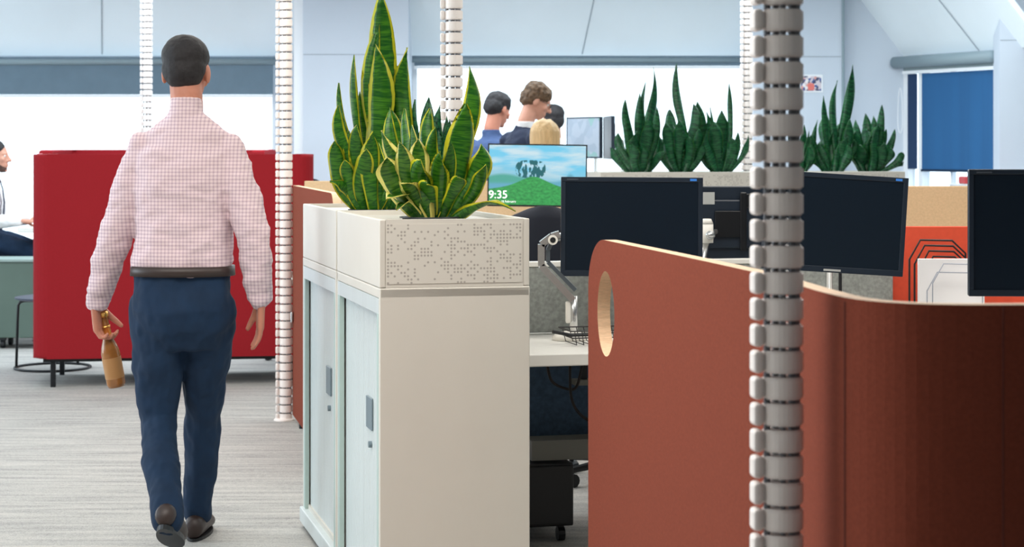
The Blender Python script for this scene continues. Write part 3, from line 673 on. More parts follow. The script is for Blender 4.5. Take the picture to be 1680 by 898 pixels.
# ------------------------------------------------------------------ red high-back sofas
def sofa(label, loc, W, H, rz):
    t = thing('high_back_sofa', label, 'sofa', loc, rz, 'red high-back sofas')
    z0 = 0.17; th = 0.10; D = 0.78
    bm = bmesh.new()
    # U-shaped shell with rounded corners seen from outside
    r = 0.09; path = []
    def arc(cx, cy, a0, a1, rr): return [(cx+rr*math.cos(a0+(a1-a0)*i/6), cy+rr*math.sin(a0+(a1-a0)*i/6)) for i in range(7)]
    outer = [(0, D)]+arc(r, r, PI, 1.5*PI, r)+arc(W-r, r, 1.5*PI, 2*PI, r)+[(W, D)]
    ri = 0.03; inner = [(W-th, D)]+arc(W-th-ri, th+ri, 0, -PI/2, ri)+arc(th+ri, th+ri, -PI/2, -PI, ri)+[(th, D)]
    prism(bm, outer+inner, z0, H)
    es = [e for e in bm.edges if abs(e.verts[0].co.z-e.verts[1].co.z) < 1e-5]
    bmesh.ops.bevel(bm, geom=es, offset=0.022, segments=4, affect='EDGES', profile=0.5)
    obj('shell', bm, M_red, t, False)
    box('seat', (th+0.005, th+0.005, 0.22), (W-th-0.005, D-0.02, 0.45), M_red, t, bev=0.04, seg=4)
    box('base_frame', (0.06, 0.05, z0-0.022), (W-0.06, D-0.04, z0-0.001), M_blackmetal, t)
    for x in (0.10, W-0.14):
        for y in (0.06, D-0.10): box('leg', (x, y, 0.0), (x+0.03, y+0.03, z0-0.022), M_blackmetal, t, bev=0.003)
    bm = bmesh.new(); tube(bm, [(0.03, 0.06, H+0.001), (0.03, 0.3, H+0.001)], 0.004, 6); obj('piping', bm, mat('pink_piping', srgb(226, 120, 130), 0.6), t)
    return t
s0 = P(52, 0, 11.3)
sofa('big red high-back sofa seen from behind, left of the walking man', (s0.x, 11.3, 0), 1.63, 1.36, RZ*0.6)
s1 = P(62, 0, 13.0)
s1 = P(455, 0, 15.2)
sofa('red high-back sofa facing the first, only its top rim showing above it', (s1.x, 15.2, 0), 1.67, 1.382, PI)
# black thin sign tip above the sofa
# ------------------------------------------------------------------ stool, storage module, left table
st = thing('stool', 'round black stool with ring base beside the red sofa', 'stool', (wx(74, 12.15), 12.35, 0), 0)
bm = bmesh.new(); lathe(bm, [(0.20, 0.435), (0.235, 0.445), (0.235, 0.455), (0.20, 0.46), (0.01, 0.46)], seg=36); obj('seat', bm, mat('slate_seat', srgb(60, 68, 84), 0.5), st)
bm = bmesh.new(); tube(bm, [(0.235*math.cos(a), 0.235*math.sin(a), 0.008) for a in [2*PI*i/40 for i in range(41)]], 0.008, 8); obj('base_ring', bm, M_blackmetal, st, True)
for a in (PI, PI/3, -PI/3):
    c, s = math.cos(a), math.sin(a)
    bm = bmesh.new(); tube(bm, [(0.10*c, 0.10*s, 0.428), (0.18*c, 0.18*s, 0.428), (0.205*c, 0.205*s, 0.42), (0.218*c, 0.218*s, 0.40), (0.222*c, 0.222*s, 0.30), (0.23*c, 0.23*s, 0.012)], 0.009, 8); obj('leg', bm, M_blackmetal, st, True)
mo = thing('storage_bench', 'green-grey storage bench on castors at the left edge behind the stool', 'bench', (wx(-45, 13.6), 13.55, 0), 0)
bw = wx(75, 13.6)-wx(-45, 13.6)
box('body', (0, 0, 0.075), (bw, 0.33, 0.60), M_green_box, mo, bev=0.008)
box('top', (-0.005, -0.008, 0.602), (bw+0.005, 0.335, 0.625), mat('pale_edge', srgb(150, 170, 166), 0.5), mo, bev=0.006)
for x in (0.06, bw-0.3, bw-0.05):
    for y in (0.06, 0.27):
        bm = bmesh.new(); tube(bm, [(x-0.012, y, 0.03), (x+0.012, y, 0.03)], 0.03, 14); B(bm, (x-0.02, y-0.02, 0.055), (x+0.02, y+0.02, 0.075)); obj('castor', bm, M_black, mo)
tb = thing('side_table', 'white table the seated man leans on, half hidden by the red sofa', 'table', (wx(38, 14.1), 13.93, 0), 0)
box('tabletop', (0, 0, 0.79), (0.62, 0.5, 0.83), M_desk, tb, bev=0.006)
for x in (0.2, 0.56):
    for y in (0.03, 0.43): box('leg', (x, y, 0), (x+0.04, y+0.04, 0.789), M_whitepl, tb)

# ------------------------------------------------------------------ curved felt desk screens
def desk_screen(label, path, H, th, hole=None, corner=(0.2, 0.14), rim_mats=True, z0=0.03, name='desk_screen', grp=None, flip=1):
    # path: plan points, start = free end with the rounded top corner and the round hole
    t = thing(name, label, 'desk screen', (path[0][0], path[0][1], 0), 0, grp)
    o = Vector(path[0]+(0,)) if len(path[0]) == 2 else Vector(path[0])
    pts = [Vector((p[0], p[1], 0))-o for p in path]
    cum = [0]
    for a, b in zip(pts, pts[1:]): cum.append(cum[-1]+(b-a).length)
    L_ = cum[-1]
    def pos(s):
        for i in range(len(pts)-1):
            if s <= cum[i+1]+1e-9 or i == len(pts)-2:
                k_ = (s-cum[i])/(cum[i+1]-cum[i]); d = (pts[i+1]-pts[i]).normalized(); return pts[i].lerp(pts[i+1], k_)
    def nor(s):
        a = pos(max(0, s-0.02)); b = pos(min(L_, s+0.02)); d = (b-a).normalized(); return Vector((d.y, -d.x, 0))*flip
    ts = set([0, L_]+[cum[i] for i in range(1, len(cum)-1)])
    cr, cz = corner
    for i in range(13): ts.add(cr*(1-math.cos(i/12*PI/2)))
    if hole:
        hc, hz, hr, hh = hole
        for i in range(17): ts.add(hc-hr*math.cos(i/16*PI))
    x = 0
    while x < L_: ts.add(round(x, 4)); x += 0.05
    ts = sorted(ts); tt = [ts[0]]
    for x in ts[1:]:
        if x-tt[-1] > 0.0008: tt.append(x)
    def ztop(s):
        if s >= cr: return H
        q = 1-s/cr; return H-cz*(1-math.sqrt(max(0, 1-q**2.2)))
    V = {}; bm = bmesh.new()
    def vert(i, tag_, z, side):
        k_ = (i, tag_, side)
        if k_ not in V:
            p = pos(tt[i])+Vector((0, 0, z))
            if side: p += nor(tt[i])*th
            V[k_] = bm.verts.new(p)
        return V[k_]
    cells = []
    for i in range(len(tt)-1):
        a, b = i, i+1; m_ = (tt[a]+tt[b])/2
        if hole and abs(m_-hc) < hr:
            def hzs(s): q = max(0, 1-((s-hc)/hr)**2); return hh*math.sqrt(q)
            def hv(j, sgn):
                return ('h%d' % sgn if hzs(tt[j]) > 1e-4 else 'h0', hz+sgn*hzs(tt[j]))
            la, lb = hv(a, -1), hv(b, -1); ua, ub = hv(a, 1), hv(b, 1)
            cells.append([(a, 'b', z0), (b, 'b', z0), (b,)+lb, (a,)+la]); cells.append([(a,)+ua, (b,)+ub, (b, 't', ztop(tt[b])), (a, 't', ztop(tt[a]))])
        else:
            c = [(a, 'b', z0), (b, 'b', z0)]
            if hole and abs(abs(tt[b]-hc)-hr) < 1e-3: c.append((b, 'h0', hz))
            c.append((b, 't', ztop(tt[b]))); c.append((a, 't', ztop(tt[a])))
            if hole and abs(abs(tt[a]-hc)-hr) < 1e-3: c.append((a, 'h0', hz))
            cells.append(c)
    fr = []
    for c in cells:
        f = bm.faces.new([vert(*k_, 0) for k_ in c]); g = bm.faces.new([vert(*k_, 1) for k_ in c][::-1]); fr.append((f, g, c))
    cnt = {}
    for f, g, c in fr:
        n = len(c)
        for k_ in range(n):
            e = (c[k_], c[(k_+1) % n]); kk = frozenset((x[0], x[1]) for x in e)
            cnt.setdefault(kk, []).append(e)
    for kk, es in cnt.items():
        if len(es) == 1:
            (a, b) = es[0]
            f = bm.faces.new([vert(*b, 0), vert(*a, 0), vert(*a, 1), vert(*b, 1)]); f.material_index = 1
    bmesh.ops.recalc_face_normals(bm, faces=bm.faces)
    obj('felt_panel', bm, [M_terra, M_ply], t)
    for s in (0.3, L_-0.3, L_*0.5):
        p = pos(s)+nor(s)*(th/2); bm = bmesh.new(); tube(bm, [(p.x, p.y, 0), (p.x, p.y, z0+0.002)], 0.014, 10); obj('foot', bm, M_blackmetal, t)
    return t
ks = 0.24/0.24
path = [(0.205, 5.245), (0.3566, 4.389), (0.461, 3.783)]
for px, py in ((1320, 470), (1360, 480), (1384, 486), (1415, 490.5), (1445, 493), (1520, 495), (1634, 495.5)):
    Y = 0.24*F/(py-HY); path.append(((px-CX)*Y/F, Y))
path += [(0.95, 3.03), (1.25, 3.06)]
def smooth_path(p, n=6):
    v_ = [Vector(q) for q in p]; out = [p[0]]
    for i in range(len(v_)-1):
        a, b, c, d = v_[max(0, i-1)], v_[i], v_[i+1], v_[min(len(v_)-1, i+2)]
        k0 = (c-b).length; ta = (c-a)/max(1e-6, (b-a).length+k0)*k0; tb = (d-b)/max(1e-6, (d-c).length+k0)*k0
        for j in range(1, n+1):
            t = j/n; q = b*(2*t**3-3*t*t+1)+ta*(t**3-2*t*t+t)+c*(-2*t**3+3*t*t)+tb*(t**3-t*t); out.append((q.x, q.y))
    return out
path = [(0.205, 5.245), (0.461, 3.783), (0.4985, 3.40), (0.516, 3.22), (0.548, 3.07), (0.62, 2.99), (0.74, 2.97), (0.95, 3.0), (1.25, 3.06)]
path = smooth_path(path)
big = desk_screen('large terracotta felt desk screen with a round hole, curving across the right foreground', path, 1.16, 0.034, (0.212, 0.97, 0.098, 0.11), grp='terracotta desk screens', flip=-1)
for px in (1386, 1646):
    yy = 2.96 if px > 1400 else 3.06
    bmx = bmesh.new(); q = P(px, 0, yy); tube(bmx, [(q.x, yy, 0.04), (q.x, yy, 1.158)], 0.0013, 6)
    so = obj('seam', bmx, mat('dark_stitching', srgb(84, 36, 28), 0.9)); so.parent = big; so.matrix_parent_inverse = Matrix.Translation(big.location).inverted()
# the same kind of screen at the far left bench
pl0 = P(480, 0, 10.0); pl1 = P(547, 0, 8.25)
d_ = (Vector((pl0.x, 10.0, 0))-Vector((pl1.x, 8.25, 0)))
desk_screen('smaller terracotta felt desk screen left of the white cabinets, behind the ivory cable spine', [(pl1.x, 8.25), (pl1.x+d_.x*0.5, 8.25+d_.y*0.5), (pl0.x, 10.0)], 1.205, 0.034, (0.16, 1.03, 0.09, 0.1), corner=(0.1, 0.1), grp='terracotta desk screens', flip=1)
sw = box('handle_plate', (0, 0, 0), (0.012, 0.03, 0.055), M_silver, bev=0.004)
tag(sw, 'small pale metal clip on the edge of the smaller terracotta screen by the ivory spine', 'clip'); sw.name = 'metal_clip'; sw.location = P(481, 530, 9.93)-Vector((0.014, 0.0, 0))

# ------------------------------------------------------------------ benches, desks, dividers
DO = Vector((0.066, 7.0, 0))      # left end of the divider line
def bench(name, label, O, x0, x1, front, back, legs, grp=None):
    t = thing(name, label, 'desk', O, RZ, grp)
    if front: box('worktop', (x0, -0.68, 0.69), (x1, -0.03, 0.73), M_desk, t, bev=0.004)
    if back: box('worktop', (x0, 0.03, 0.69), (x1, 0.68, 0.73), M_desk, t, bev=0.004)
    for x in legs:
        bm = bmesh.new(); ys = ((-0.62 if front else 0.04), (0.57 if back else -0.08))
        for y in ys: B(bm, (x, y, 0), (x+0.05, y+0.05, 0.69))
        B(bm, (x+0.005, ys[0], 0.64), (x+0.045, ys[1]+0.05, 0.688)); obj('leg_frame', bm, M_whitepl, t)
    return t
bench('bench_desk', 'white two-sided bench desk under the silver monitor arm and dark monitors', DO, -0.28, 2.9, True, True, (1.45, 2.8))
ct = thing('cable_tray', 'grey metal cable tray hanging under the white bench desk', 'cable tray', DO, RZ)
box('tray', (-0.02, -0.1, 0.29), (2.6, 0.02, 0.36), mat('grey_metal', srgb(122, 122, 116), 0.5), ct)
for x in (0.9, 2.3): box('bracket', (x, -0.06, 0.36), (x+0.03, -0.03, 0.688), M_blackmetal, ct)
def divider(label, O, x0, x1, z0, z1, m, rail=True, seams=(), rz=RZ, grp='fabric desk dividers'):
    t = thing('desk_divider', label, 'desk divider', O, rz, grp)
    box('felt_panel', (x0, -0.018, z0), (x1, 0.018, z1-(0.018 if rail else 0)), m, t, bev=0.004)
    if rail: box('top_rail', (x0, -0.024, z1-0.018), (x1, 0.024, z1), M_desk, t, bev=0.003)
    for s in seams: box('seam_strip', (s, -0.0205, z0+0.01), (s+0.012, -0.0185, z1-0.02), M_black, t)
    return t
divider('grey felt desk divider with a white top rail behind the silver monitor arm', DO, -0.28, 1.40, 0.735, 0.99, M_grey, True, (1.18,))
mp_ = thing('modesty_panel', 'dark blue-grey felt panel in the shade under the white desk', 'panel', DO, RZ)
box('felt_panel', (-0.02, 0.022, 0.33), (2.6, 0.029, 0.688), M_navyfelt, mp_)
# cables under the desk
def cable(label, pts, r=0.005):
    bm = bmesh.new(); P_ = [Vector(p) for p in pts]; out = []
    n = len(P_)
    for i in range(n-1):
        p0 = P_[max(0, i-1)]; p1 = P_[i]; p2 = P_[i+1]; p3 = P_[min(n-1, i+2)]
        for k_ in range(8):
            t = k_/8; out.append(0.5*((2*p1)+(-p0+p2)*t+(2*p0-5*p1+4*p2-p3)*t*t+(-p0+3*p1-3*p2+p3)*t**3))
    out.append(P_[-1]); tube(bm, out, r, 8)
    return tag(obj('power_cable', bm, M_wire, None, True), label, 'cable', 'cables under the desk')
cable('black cable looping down under the left end of the white desk', [P(898, 600, 6.8), P(905, 625, 6.8), P(925, 637, 6.82), P(945, 636, 6.84), P(955, 600, 6.84)])
cable('black cable drooping toward the felt screen under the white desk', [P(935, 598, 6.82), P(937, 650, 6.8), P(950, 678, 6.8), P(975, 694, 6.8), P(1010, 700, 6.8), P(1020, 600, 6.8)])
pp = box('power_rail', (0.13, -0.13, 0.555), (0.5, -0.07, 0.575), mat('grey_metal', srgb(122, 122, 116), 0.5), bev=0.004); pp.location = DO; pp.rotation_euler = (0, 0, RZ)
tag(pp, 'flat grey power rail among the cables under the white desk', 'power rail')
for x in (0.16,): box('bracket', (x, -0.11, 0.575), (x+0.02, -0.09, 0.689), M_black, pp)
pd = thing('drawer_pedestal', 'low black drawer pedestal on castors under the cable tray of the white desk', 'pedestal', DO, RZ)
box('body', (-0.12, -0.13, 0.06), (0.125, 0.42, 0.283), M_black, pd, bev=0.006)
box('drawer', (-0.11, -0.142, 0.07), (0.115, -0.131, 0.275), M_black, pd, bev=0.003)
for x in (-0.08, 0.09):
    for y in (-0.08, 0.37):
        bm = bmesh.new(); tube(bm, [(x-0.012, y, 0.026), (x+0.012, y, 0.026)], 0.026, 12); B(bm, (x-0.01, y-0.01, 0.04), (x+0.01, y+0.01, 0.06)); obj('castor', bm, M_black, pd)

# tan dividers of the far benches
tp = P(500, 0, 10.8)
divider('tan felt desk divider behind the monitor showing the landscape', (tp.x, 10.8, 0), 0, 1.62, 0.735, 1.214, M_tan, False, rz=0)
bench('bench_desk', 'far white bench desk carrying the monitor with the landscape picture', (tp.x, 10.8, 0), 0.0, 1.62, True, False, (0.05, 1.5)).rotation_euler = (0, 0, 0)
tp2 = P(1380, 0, 8.4)
divider('tan felt desk divider standing behind the orange board on the right', (tp2.x, 8.4, 0), 0, 1.3, 0.0, 1.4-63.5*8.4/F, M_tan, False, rz=0)
# orange board and wire sorters on the right part of the bench
ob = Vector((0, 0, 0))
YO = 7.36
a = P(1453, 372, YO); b2 = P(1600, 487, YO)
bo = box('felt_board', (a.x, YO, 0.732), (a.x+0.62, YO+0.03, a.z), M_orange, bev=0.003)
tag(bo, 'orange felt board with black wire arches in front of it', 'board')
def sorter(label, m, x0, x1, ytop, n, dx, dyy, Y, r, name='wire_sorter'):
    t = thing(name, label, 'file sorter', P((x0+x1)/2, 0, Y)*Vector((1, 1, 0)) if False else (wx(x0, Y), Y, 0.73))
    s = F/Y; o = Vector((wx(x0, Y), Y, 0.73))
    for i in range(n):
        Yi = Y-0.0+0.028*i; xx0 = x0+dx*i; yt = ytop+dyy*i; ch = 22-1.5*i
        q = [P(xx0, 0, Yi)]; q[0].z = 0.734
        q += [P(xx0, yt+ch+10, Yi), P(xx0+ch-4, yt, Yi), P(x1-ch, yt+1, Yi), P(x1, yt+ch, Yi)]; e = P(x1, 0, Yi); e.z = 0.734; q.append(e)
        bm = bmesh.new(); tube(bm, [p-o for p in q], r, 8); obj('arch', bm, m, t, True)
    bm = bmesh.new()
    for xx in (x0+4, x1-4):
        pa_ = P(xx, 0, Y-0.005); pb_ = P(xx, 0, Y+0.028*(n-1)+0.005); pa_.z = pb_.z = 0.737; tube(bm, [pa_-o, pb_-o], r, 8)
    obj('base_rod', bm, m, t)
    return t
sorter('black wire file sorter with nested arches in front of the orange board', M_wire, 1492, 1584, 394, 5, 8.5, 9, 7.2, 0.0038)
wbp = P(1507, 425, 7.08)
wbo = box('white_folder', (wbp.x, 7.08, 0.731), (wbp.x+0.24, 7.10, wbp.z), mat('white_card', srgb(250, 248, 250), 0.6), bev=0.002)
tag(wbo, 'white folder standing on the desk in front of the orange board', 'folder')
sorter('pale grey wire file sorter standing in front of the white folder', M_gwire, 1530, 1612, 433, 2, -9, 14, 7.02, 0.0022)

# ------------------------------------------------------------------ monitors
def monitor(label, loc, w_, h_, rz=0, roll=0, screen=M_screen, pic=False, desk=None, badge=True, bez=0.016, grp='office monitors', body=M_monitor, pole=True, th=0.035):
    """loc = centre of the front face; front faces -Y locally"""
    t = thing('monitor', label, 'monitor', loc, rz, grp)
    R_ = Matrix.Rotation(roll, 4, 'Y')
    def ad(name, bm, m, par=t, sm=False):
        bmesh.ops.transform(bm, matrix=R_, verts=bm.verts); return obj(name, bm, m, par, sm)
    bm = bmesh.new(); W2, H2 = w_/2, h_/2
    B(bm, (-W2, 0, -H2), (W2, 0.022, H2), 0.004)
    B(bm, (-W2*0.7, 0.02, -H2*0.65), (W2*0.7, th, H2*0.65), 0.008)
    hs = ad('housing', bm, body)
    bm = bmesh.new()
    for lo, hi in (((-W2, -0.004, H2-bez), (W2, 0.001, H2)), ((-W2, -0.004, -H2), (W2, 0.001, -H2+bez*1.3)), ((-W2, -0.004, -H2+bez*1.3), (-W2+bez, 0.001, H2-bez)), ((W2-bez, -0.004, -H2+bez*1.3), (W2, 0.001, H2-bez))):
        B(bm, lo, hi, 0.001, seg=1)
    ad('bezel', bm, body)
    bm = bmesh.new(); uvl = bm.loops.layers.uv.new('UVMap')
    q = [(-W2+bez, -H2+bez*1.3), (W2-bez, -H2+bez*1.3), (W2-bez, H2-bez), (-W2+bez, H2-bez)]
    f = bm.faces.new([bm.verts.new((x, -0.001, z)) for x, z in q])
    for l, uv in zip(f.loops, ((0, 0), (1, 0), (1, 1), (0, 1))): l[uvl].uv = uv
    sc = ad('screen', bm, screen)
    if badge:
        bm = bmesh.new(); B(bm, (W2-0.045, -0.0052, H2-0.012), (W2-0.022, -0.004, H2-0.004)); ad('badge', bm, M_led)
        bm = bmesh.new(); B(bm, (-W2+0.02, -0.0052, H2-0.010), (-W2+0.06, -0.004, H2-0.006)); ad('brand_mark', bm, mat('dim_mark', srgb(70, 78, 88), 0.5))
        bm = bmesh.new(); B(bm, (-0.03, -0.0052, -H2+0.005), (0.03, -0.004, -H2+0.012)); ad('lower_mark', bm, M_label)
    bm = bmesh.new(); B(bm, (-0.05, th-0.002, -0.05), (0.05, th+0.012, 0.05), 0.003); ad('mount_plate', bm, M_blackmetal)
    if desk is not None and pole:
        zb = desk-loc[2]; bm = bmesh.new()
        tube(bm, [(0, th+0.01, 0), (0, th+0.05, 0), (0, th+0.075, -0.02), (0, th+0.075, zb+0.012)], 0.012, 12); obj('stand_post', bm, M_silver, t, True)
        bm = bmesh.new(); lathe(bm, [(0.075, zb), (0.075, zb+0.008), (0.02, zb+0.014)], (0, th+0.075, 0), 24); obj('stand_base', bm, M_silver, t)
    return t
def ctr(x0, x1, y0, y1, Y): return P((x0+x1)/2, (y0+y1)/2, Y)
m1 = monitor('dark switched-off monitor above the silver arm, left of the three big dark screens', ctr(920, 1153, 291, 454, 6.78), 0.493, 0.345, 0, 0.006)
m2 = monitor('dark tilted monitor just right of the thick cable spine', ctr(1252, 1487, 284, 449, 6.8), 0.497, 0.345, 0.02, 0.062, desk=0.73)
nd = thing('near_desk', 'white desk hidden inside the curve of the terracotta screen', 'desk', (0.95, 4.6, 0), 0)
box('worktop', (0, 0, 0.69), (1.7, 0.8, 0.73), M_desk, nd, bev=0.004)
for x in (0.05, 1.6):
    for y in (0.05, 0.7): box('leg', (x, y, 0), (x+0.05, y+0.05, 0.689), M_whitepl, nd)
m3 = monitor('large dark monitor cut off by the right edge of the picture', ctr(1591, 1920, 278, 487, 5.15), 0.53, 0.336, -0.04, 0.0, desk=0.73, bez=0.013)
# monitor seen from behind, between the first two
mb = monitor('dark monitor back with a silver label and white mount, between two dark screens', ctr(1085, 1300, 306, 428, 7.42), 0.50, 0.285, PI, 0, desk=0.73, pole=False, badge=False)
bx = P(1163, 326, 7.38); mbl = mb.location
bm = bmesh.new(); B(bm, (-(bx.x-mbl.x)-0.022, 0.0355, bx.z-mbl.z-0.022), (-(bx.x-mbl.x)+0.024, 0.037, bx.z-mbl.z+0.024)); obj('label_plate', bm, M_label, mb)
bm = bmesh.new(); B(bm, (-0.07, 0.034, -0.1), (-0.045, 0.05, 0.12), 0.004); B(bm, (-0.10, 0.034, 0.06), (-0.045, 0.045, 0.115), 0.004); obj('rear_bracket', bm, M_blackmetal, mb)
def adopt(ch, par, top):
    ch.parent = par; ch.matrix_parent_inverse = (Matrix.Translation(top.location) @ Matrix.Rotation(top.rotation_euler[2], 4, 'Z')).inverted() if par is top else Matrix.Identity(4)
am = None; rear = []
g0 = P(1158, 372, 7.33)
bm = bmesh.new(); tube(bm, [g0+Vector((0, -0.02, -0.06)), g0+Vector((0, -0.02, 0.01))], 0.026, 18); rear.append(obj('joint_cover', bm, M_whitepl, None, True))
bm = bmesh.new(); tube(bm, [g0+Vector((0, -0.02, 0.012)), g0+Vector((0, -0.02, 0.03))], [0.026, 0.018], 18); rear.append(obj('joint_cap', bm, M_whitepl, None, True))
bm = bmesh.new(); tube(bm, [g0+Vector((0.012, -0.055, -0.03)), g0+Vector((0.012, -0.03, -0.03))], 0.017, 18); rear.append(obj('chrome_knob', bm, M_silver, None, True))
bm = bmesh.new(); tube(bm, [g0+Vector((0, -0.02, -0.05)), (g0.x-0.03, 7.3, 0.9), (g0.x-0.03, 7.3, 0.733)], 0.013, 12); rear.append(obj('arm_post', bm, M_silver, None, True))
bm = bmesh.new(); tube(bm, [g0+Vector((0.0, -0.02, -0.02)), g0+Vector((0.04, 0.012, -0.02))], 0.01, 12); rear.append(obj('link_arm', bm, M_silver, None, True))

for o in rear[1:]: adopt(o, rear[0], mb)
rear[0].name = 'mount_arm'; adopt(rear[0], mb, mb)

# silver monitor arm at the left of the first monitor
YA = 6.78
def flat(bm, pts, wd_, Y, th): # flat bar following pixel polyline
    q = [P(x, y, Y) for x, y in pts]; pr = None
    for p0, p1 in zip(q, q[1:]):
        d = (p1-p0).normalized(); nx = Vector((d.z, 0, -d.x))
        c = []
        for yy in (-th/2, th/2):
            for p, sg in ((p0, 1), (p1, 1), (p1, -1), (p0, -1)): c.append(bm.verts.new(p+nx*(wd_/2*sg)+Vector((0, yy, 0))))
        for f in ((0, 1, 2, 3), (7, 6, 5, 4), (0, 4, 5, 1), (1, 5, 6, 2), (2, 6, 7, 3), (3, 7, 4, 0)): bm.faces.new([c[i] for i in f])
    bmesh.ops.recalc_face_normals(bm, faces=bm.faces)
bm = bmesh.new(); flat(bm, [(918, 384), (905, 388), (888, 401), (888, 436), (940, 492)], 0.023, YA, 0.05); sa_ = obj('monitor_arm', bm, M_silver)
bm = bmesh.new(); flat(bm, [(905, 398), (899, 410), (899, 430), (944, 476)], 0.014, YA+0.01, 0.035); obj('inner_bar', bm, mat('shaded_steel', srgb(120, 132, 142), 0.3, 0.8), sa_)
bm = bmesh.new(); q = P(907, 394, YA-0.03); tube(bm, [q, q+Vector((0, 0.07, 0))], 0.015, 18); tube(bm, [q+Vector((0, -0.004, 0)), q], 0.017, 18); obj('pivot', bm, M_whitepl, sa_)
bm = bmesh.new(); tube(bm, [q+Vector((0, -0.006, 0)), q+Vector((0, -0.004, 0))], 0.010, 16); obj('pivot_hole', bm, M_black, sa_)
bm = bmesh.new(); tube(bm, [P(912, 390, YA+0.04), P(1000, 372, YA+0.075)], 0.014, 12); obj('head_arm', bm, M_silver, sa_, True)
zb = 0.731; cb = P(941, 540, YA)
bm = bmesh.new(); tube(bm, [(cb.x, YA, zb+0.02), (cb.x, YA, P(0, 486, YA).z)], 0.014, 16); obj('post', bm, M_silver, sa_, True)
bm = bmesh.new(); B(bm, (cb.x-0.028, YA-0.02, P(0, 530, YA).z), (cb.x-0.010, YA+0.02, P(0, 495, YA).z), 0.005); obj('clamp', bm, M_whitepl, sa_)
bm = bmesh.new(); lathe(bm, [(0.062, 0), (0.062, 0.012), (0.05, 0.022), (0.02, 0.03)], (cb.x-0.012, YA, zb), 30); obj('base', bm, M_whitepl, sa_, True)
adopt(sa_, m1, m1); sa_['label'] = 'silver angular arm standing on the white desk'
# black wire tray on the desk
wt = thing('wire_tray', 'black wire mesh tray with clutter on the white desk behind the round hole', 'desk tray', (P(968, 0, 6.6).x, 6.62, 0.732), RZ)
bm = bmesh.new()
for i in range(9): tube(bm, [(-0.06+i*0.025, -0.05, 0.003), (-0.06+i*0.025-0.01, -0.06, 0.05)], 0.0015, 6); tube(bm, [(-0.06+i*0.025, 0.09, 0.003), (-0.06+i*0.025-0.01, 0.10, 0.05)], 0.0015, 6); tube(bm, [(-0.06+i*0.025, -0.05, 0.003), (-0.06+i*0.025, 0.09, 0.003)], 0.0015, 6)
for z, g in ((0.05, 0.012), (0.027, 0.006)): tube(bm, [(-0.07-g, -0.05-g, z), (0.15+g, -0.05-g, z), (0.15+g, 0.09+g, z), (-0.07-g, 0.09+g, z), (-0.07-g, -0.05-g, z)], 0.0025, 6)
obj('basket', bm, M_wire, wt)
bm = bmesh.new(); tube(bm, [(-0.13, 0.0, 0.045), (-0.06, 0.02, 0.03), (0.05, 0.02, 0.03)], 0.006, 8); pn = obj('pen', bm, M_black); pn.parent = None; pn.location = wt.location; pn.rotation_euler = (0, 0, RZ); tag(pn, 'black pen poking out of the wire tray on the white desk', 'pen')

# landscape monitor
MP = m_wall_picture()
pm = monitor('monitor showing a green hill with trees under a blue sky and the time 9:35', ctr(800, 963, 235, 341, 10.1), 0.515, 0.325, 0.0, 0.014, screen=MP, desk=0.73, badge=False, bez=0.007, body=M_black)
scr = [c for c in pm.children if c.name.startswith('screen')][0]
def text(s, size, loc, m, parent):
    cu = bpy.data.curves.new('t', 'FONT'); cu.body = s; cu.size = size; cu.extrude = 0.0004
    o = bpy.data.objects.new('t', cu); C.objects.link(o); dg = bpy.context.evaluated_depsgraph_get(); dg.update()
    me = bpy.data.meshes.new_from_object(o.evaluated_get(dg)); bpy.data.objects.remove(o)
    me.materials.clear(); me.materials.append(m); me.transform(Matrix.Translation(loc) @ Matrix.Rotation(PI/2, 4, 'X'))
    n = bpy.data.objects.new('clock_text', me); C.objects.link(n); n.parent = parent; return n
M_txt = mat('white_glow', (1, 1, 1, 1), emit=((1, 1, 1, 1), 1.0))
text('9:35', 0.058, (-0.253, -0.003, -0.118), M_txt, scr)
text('Monday, 18 February', 0.016, (-0.248, -0.003, -0.140), M_txt, scr)

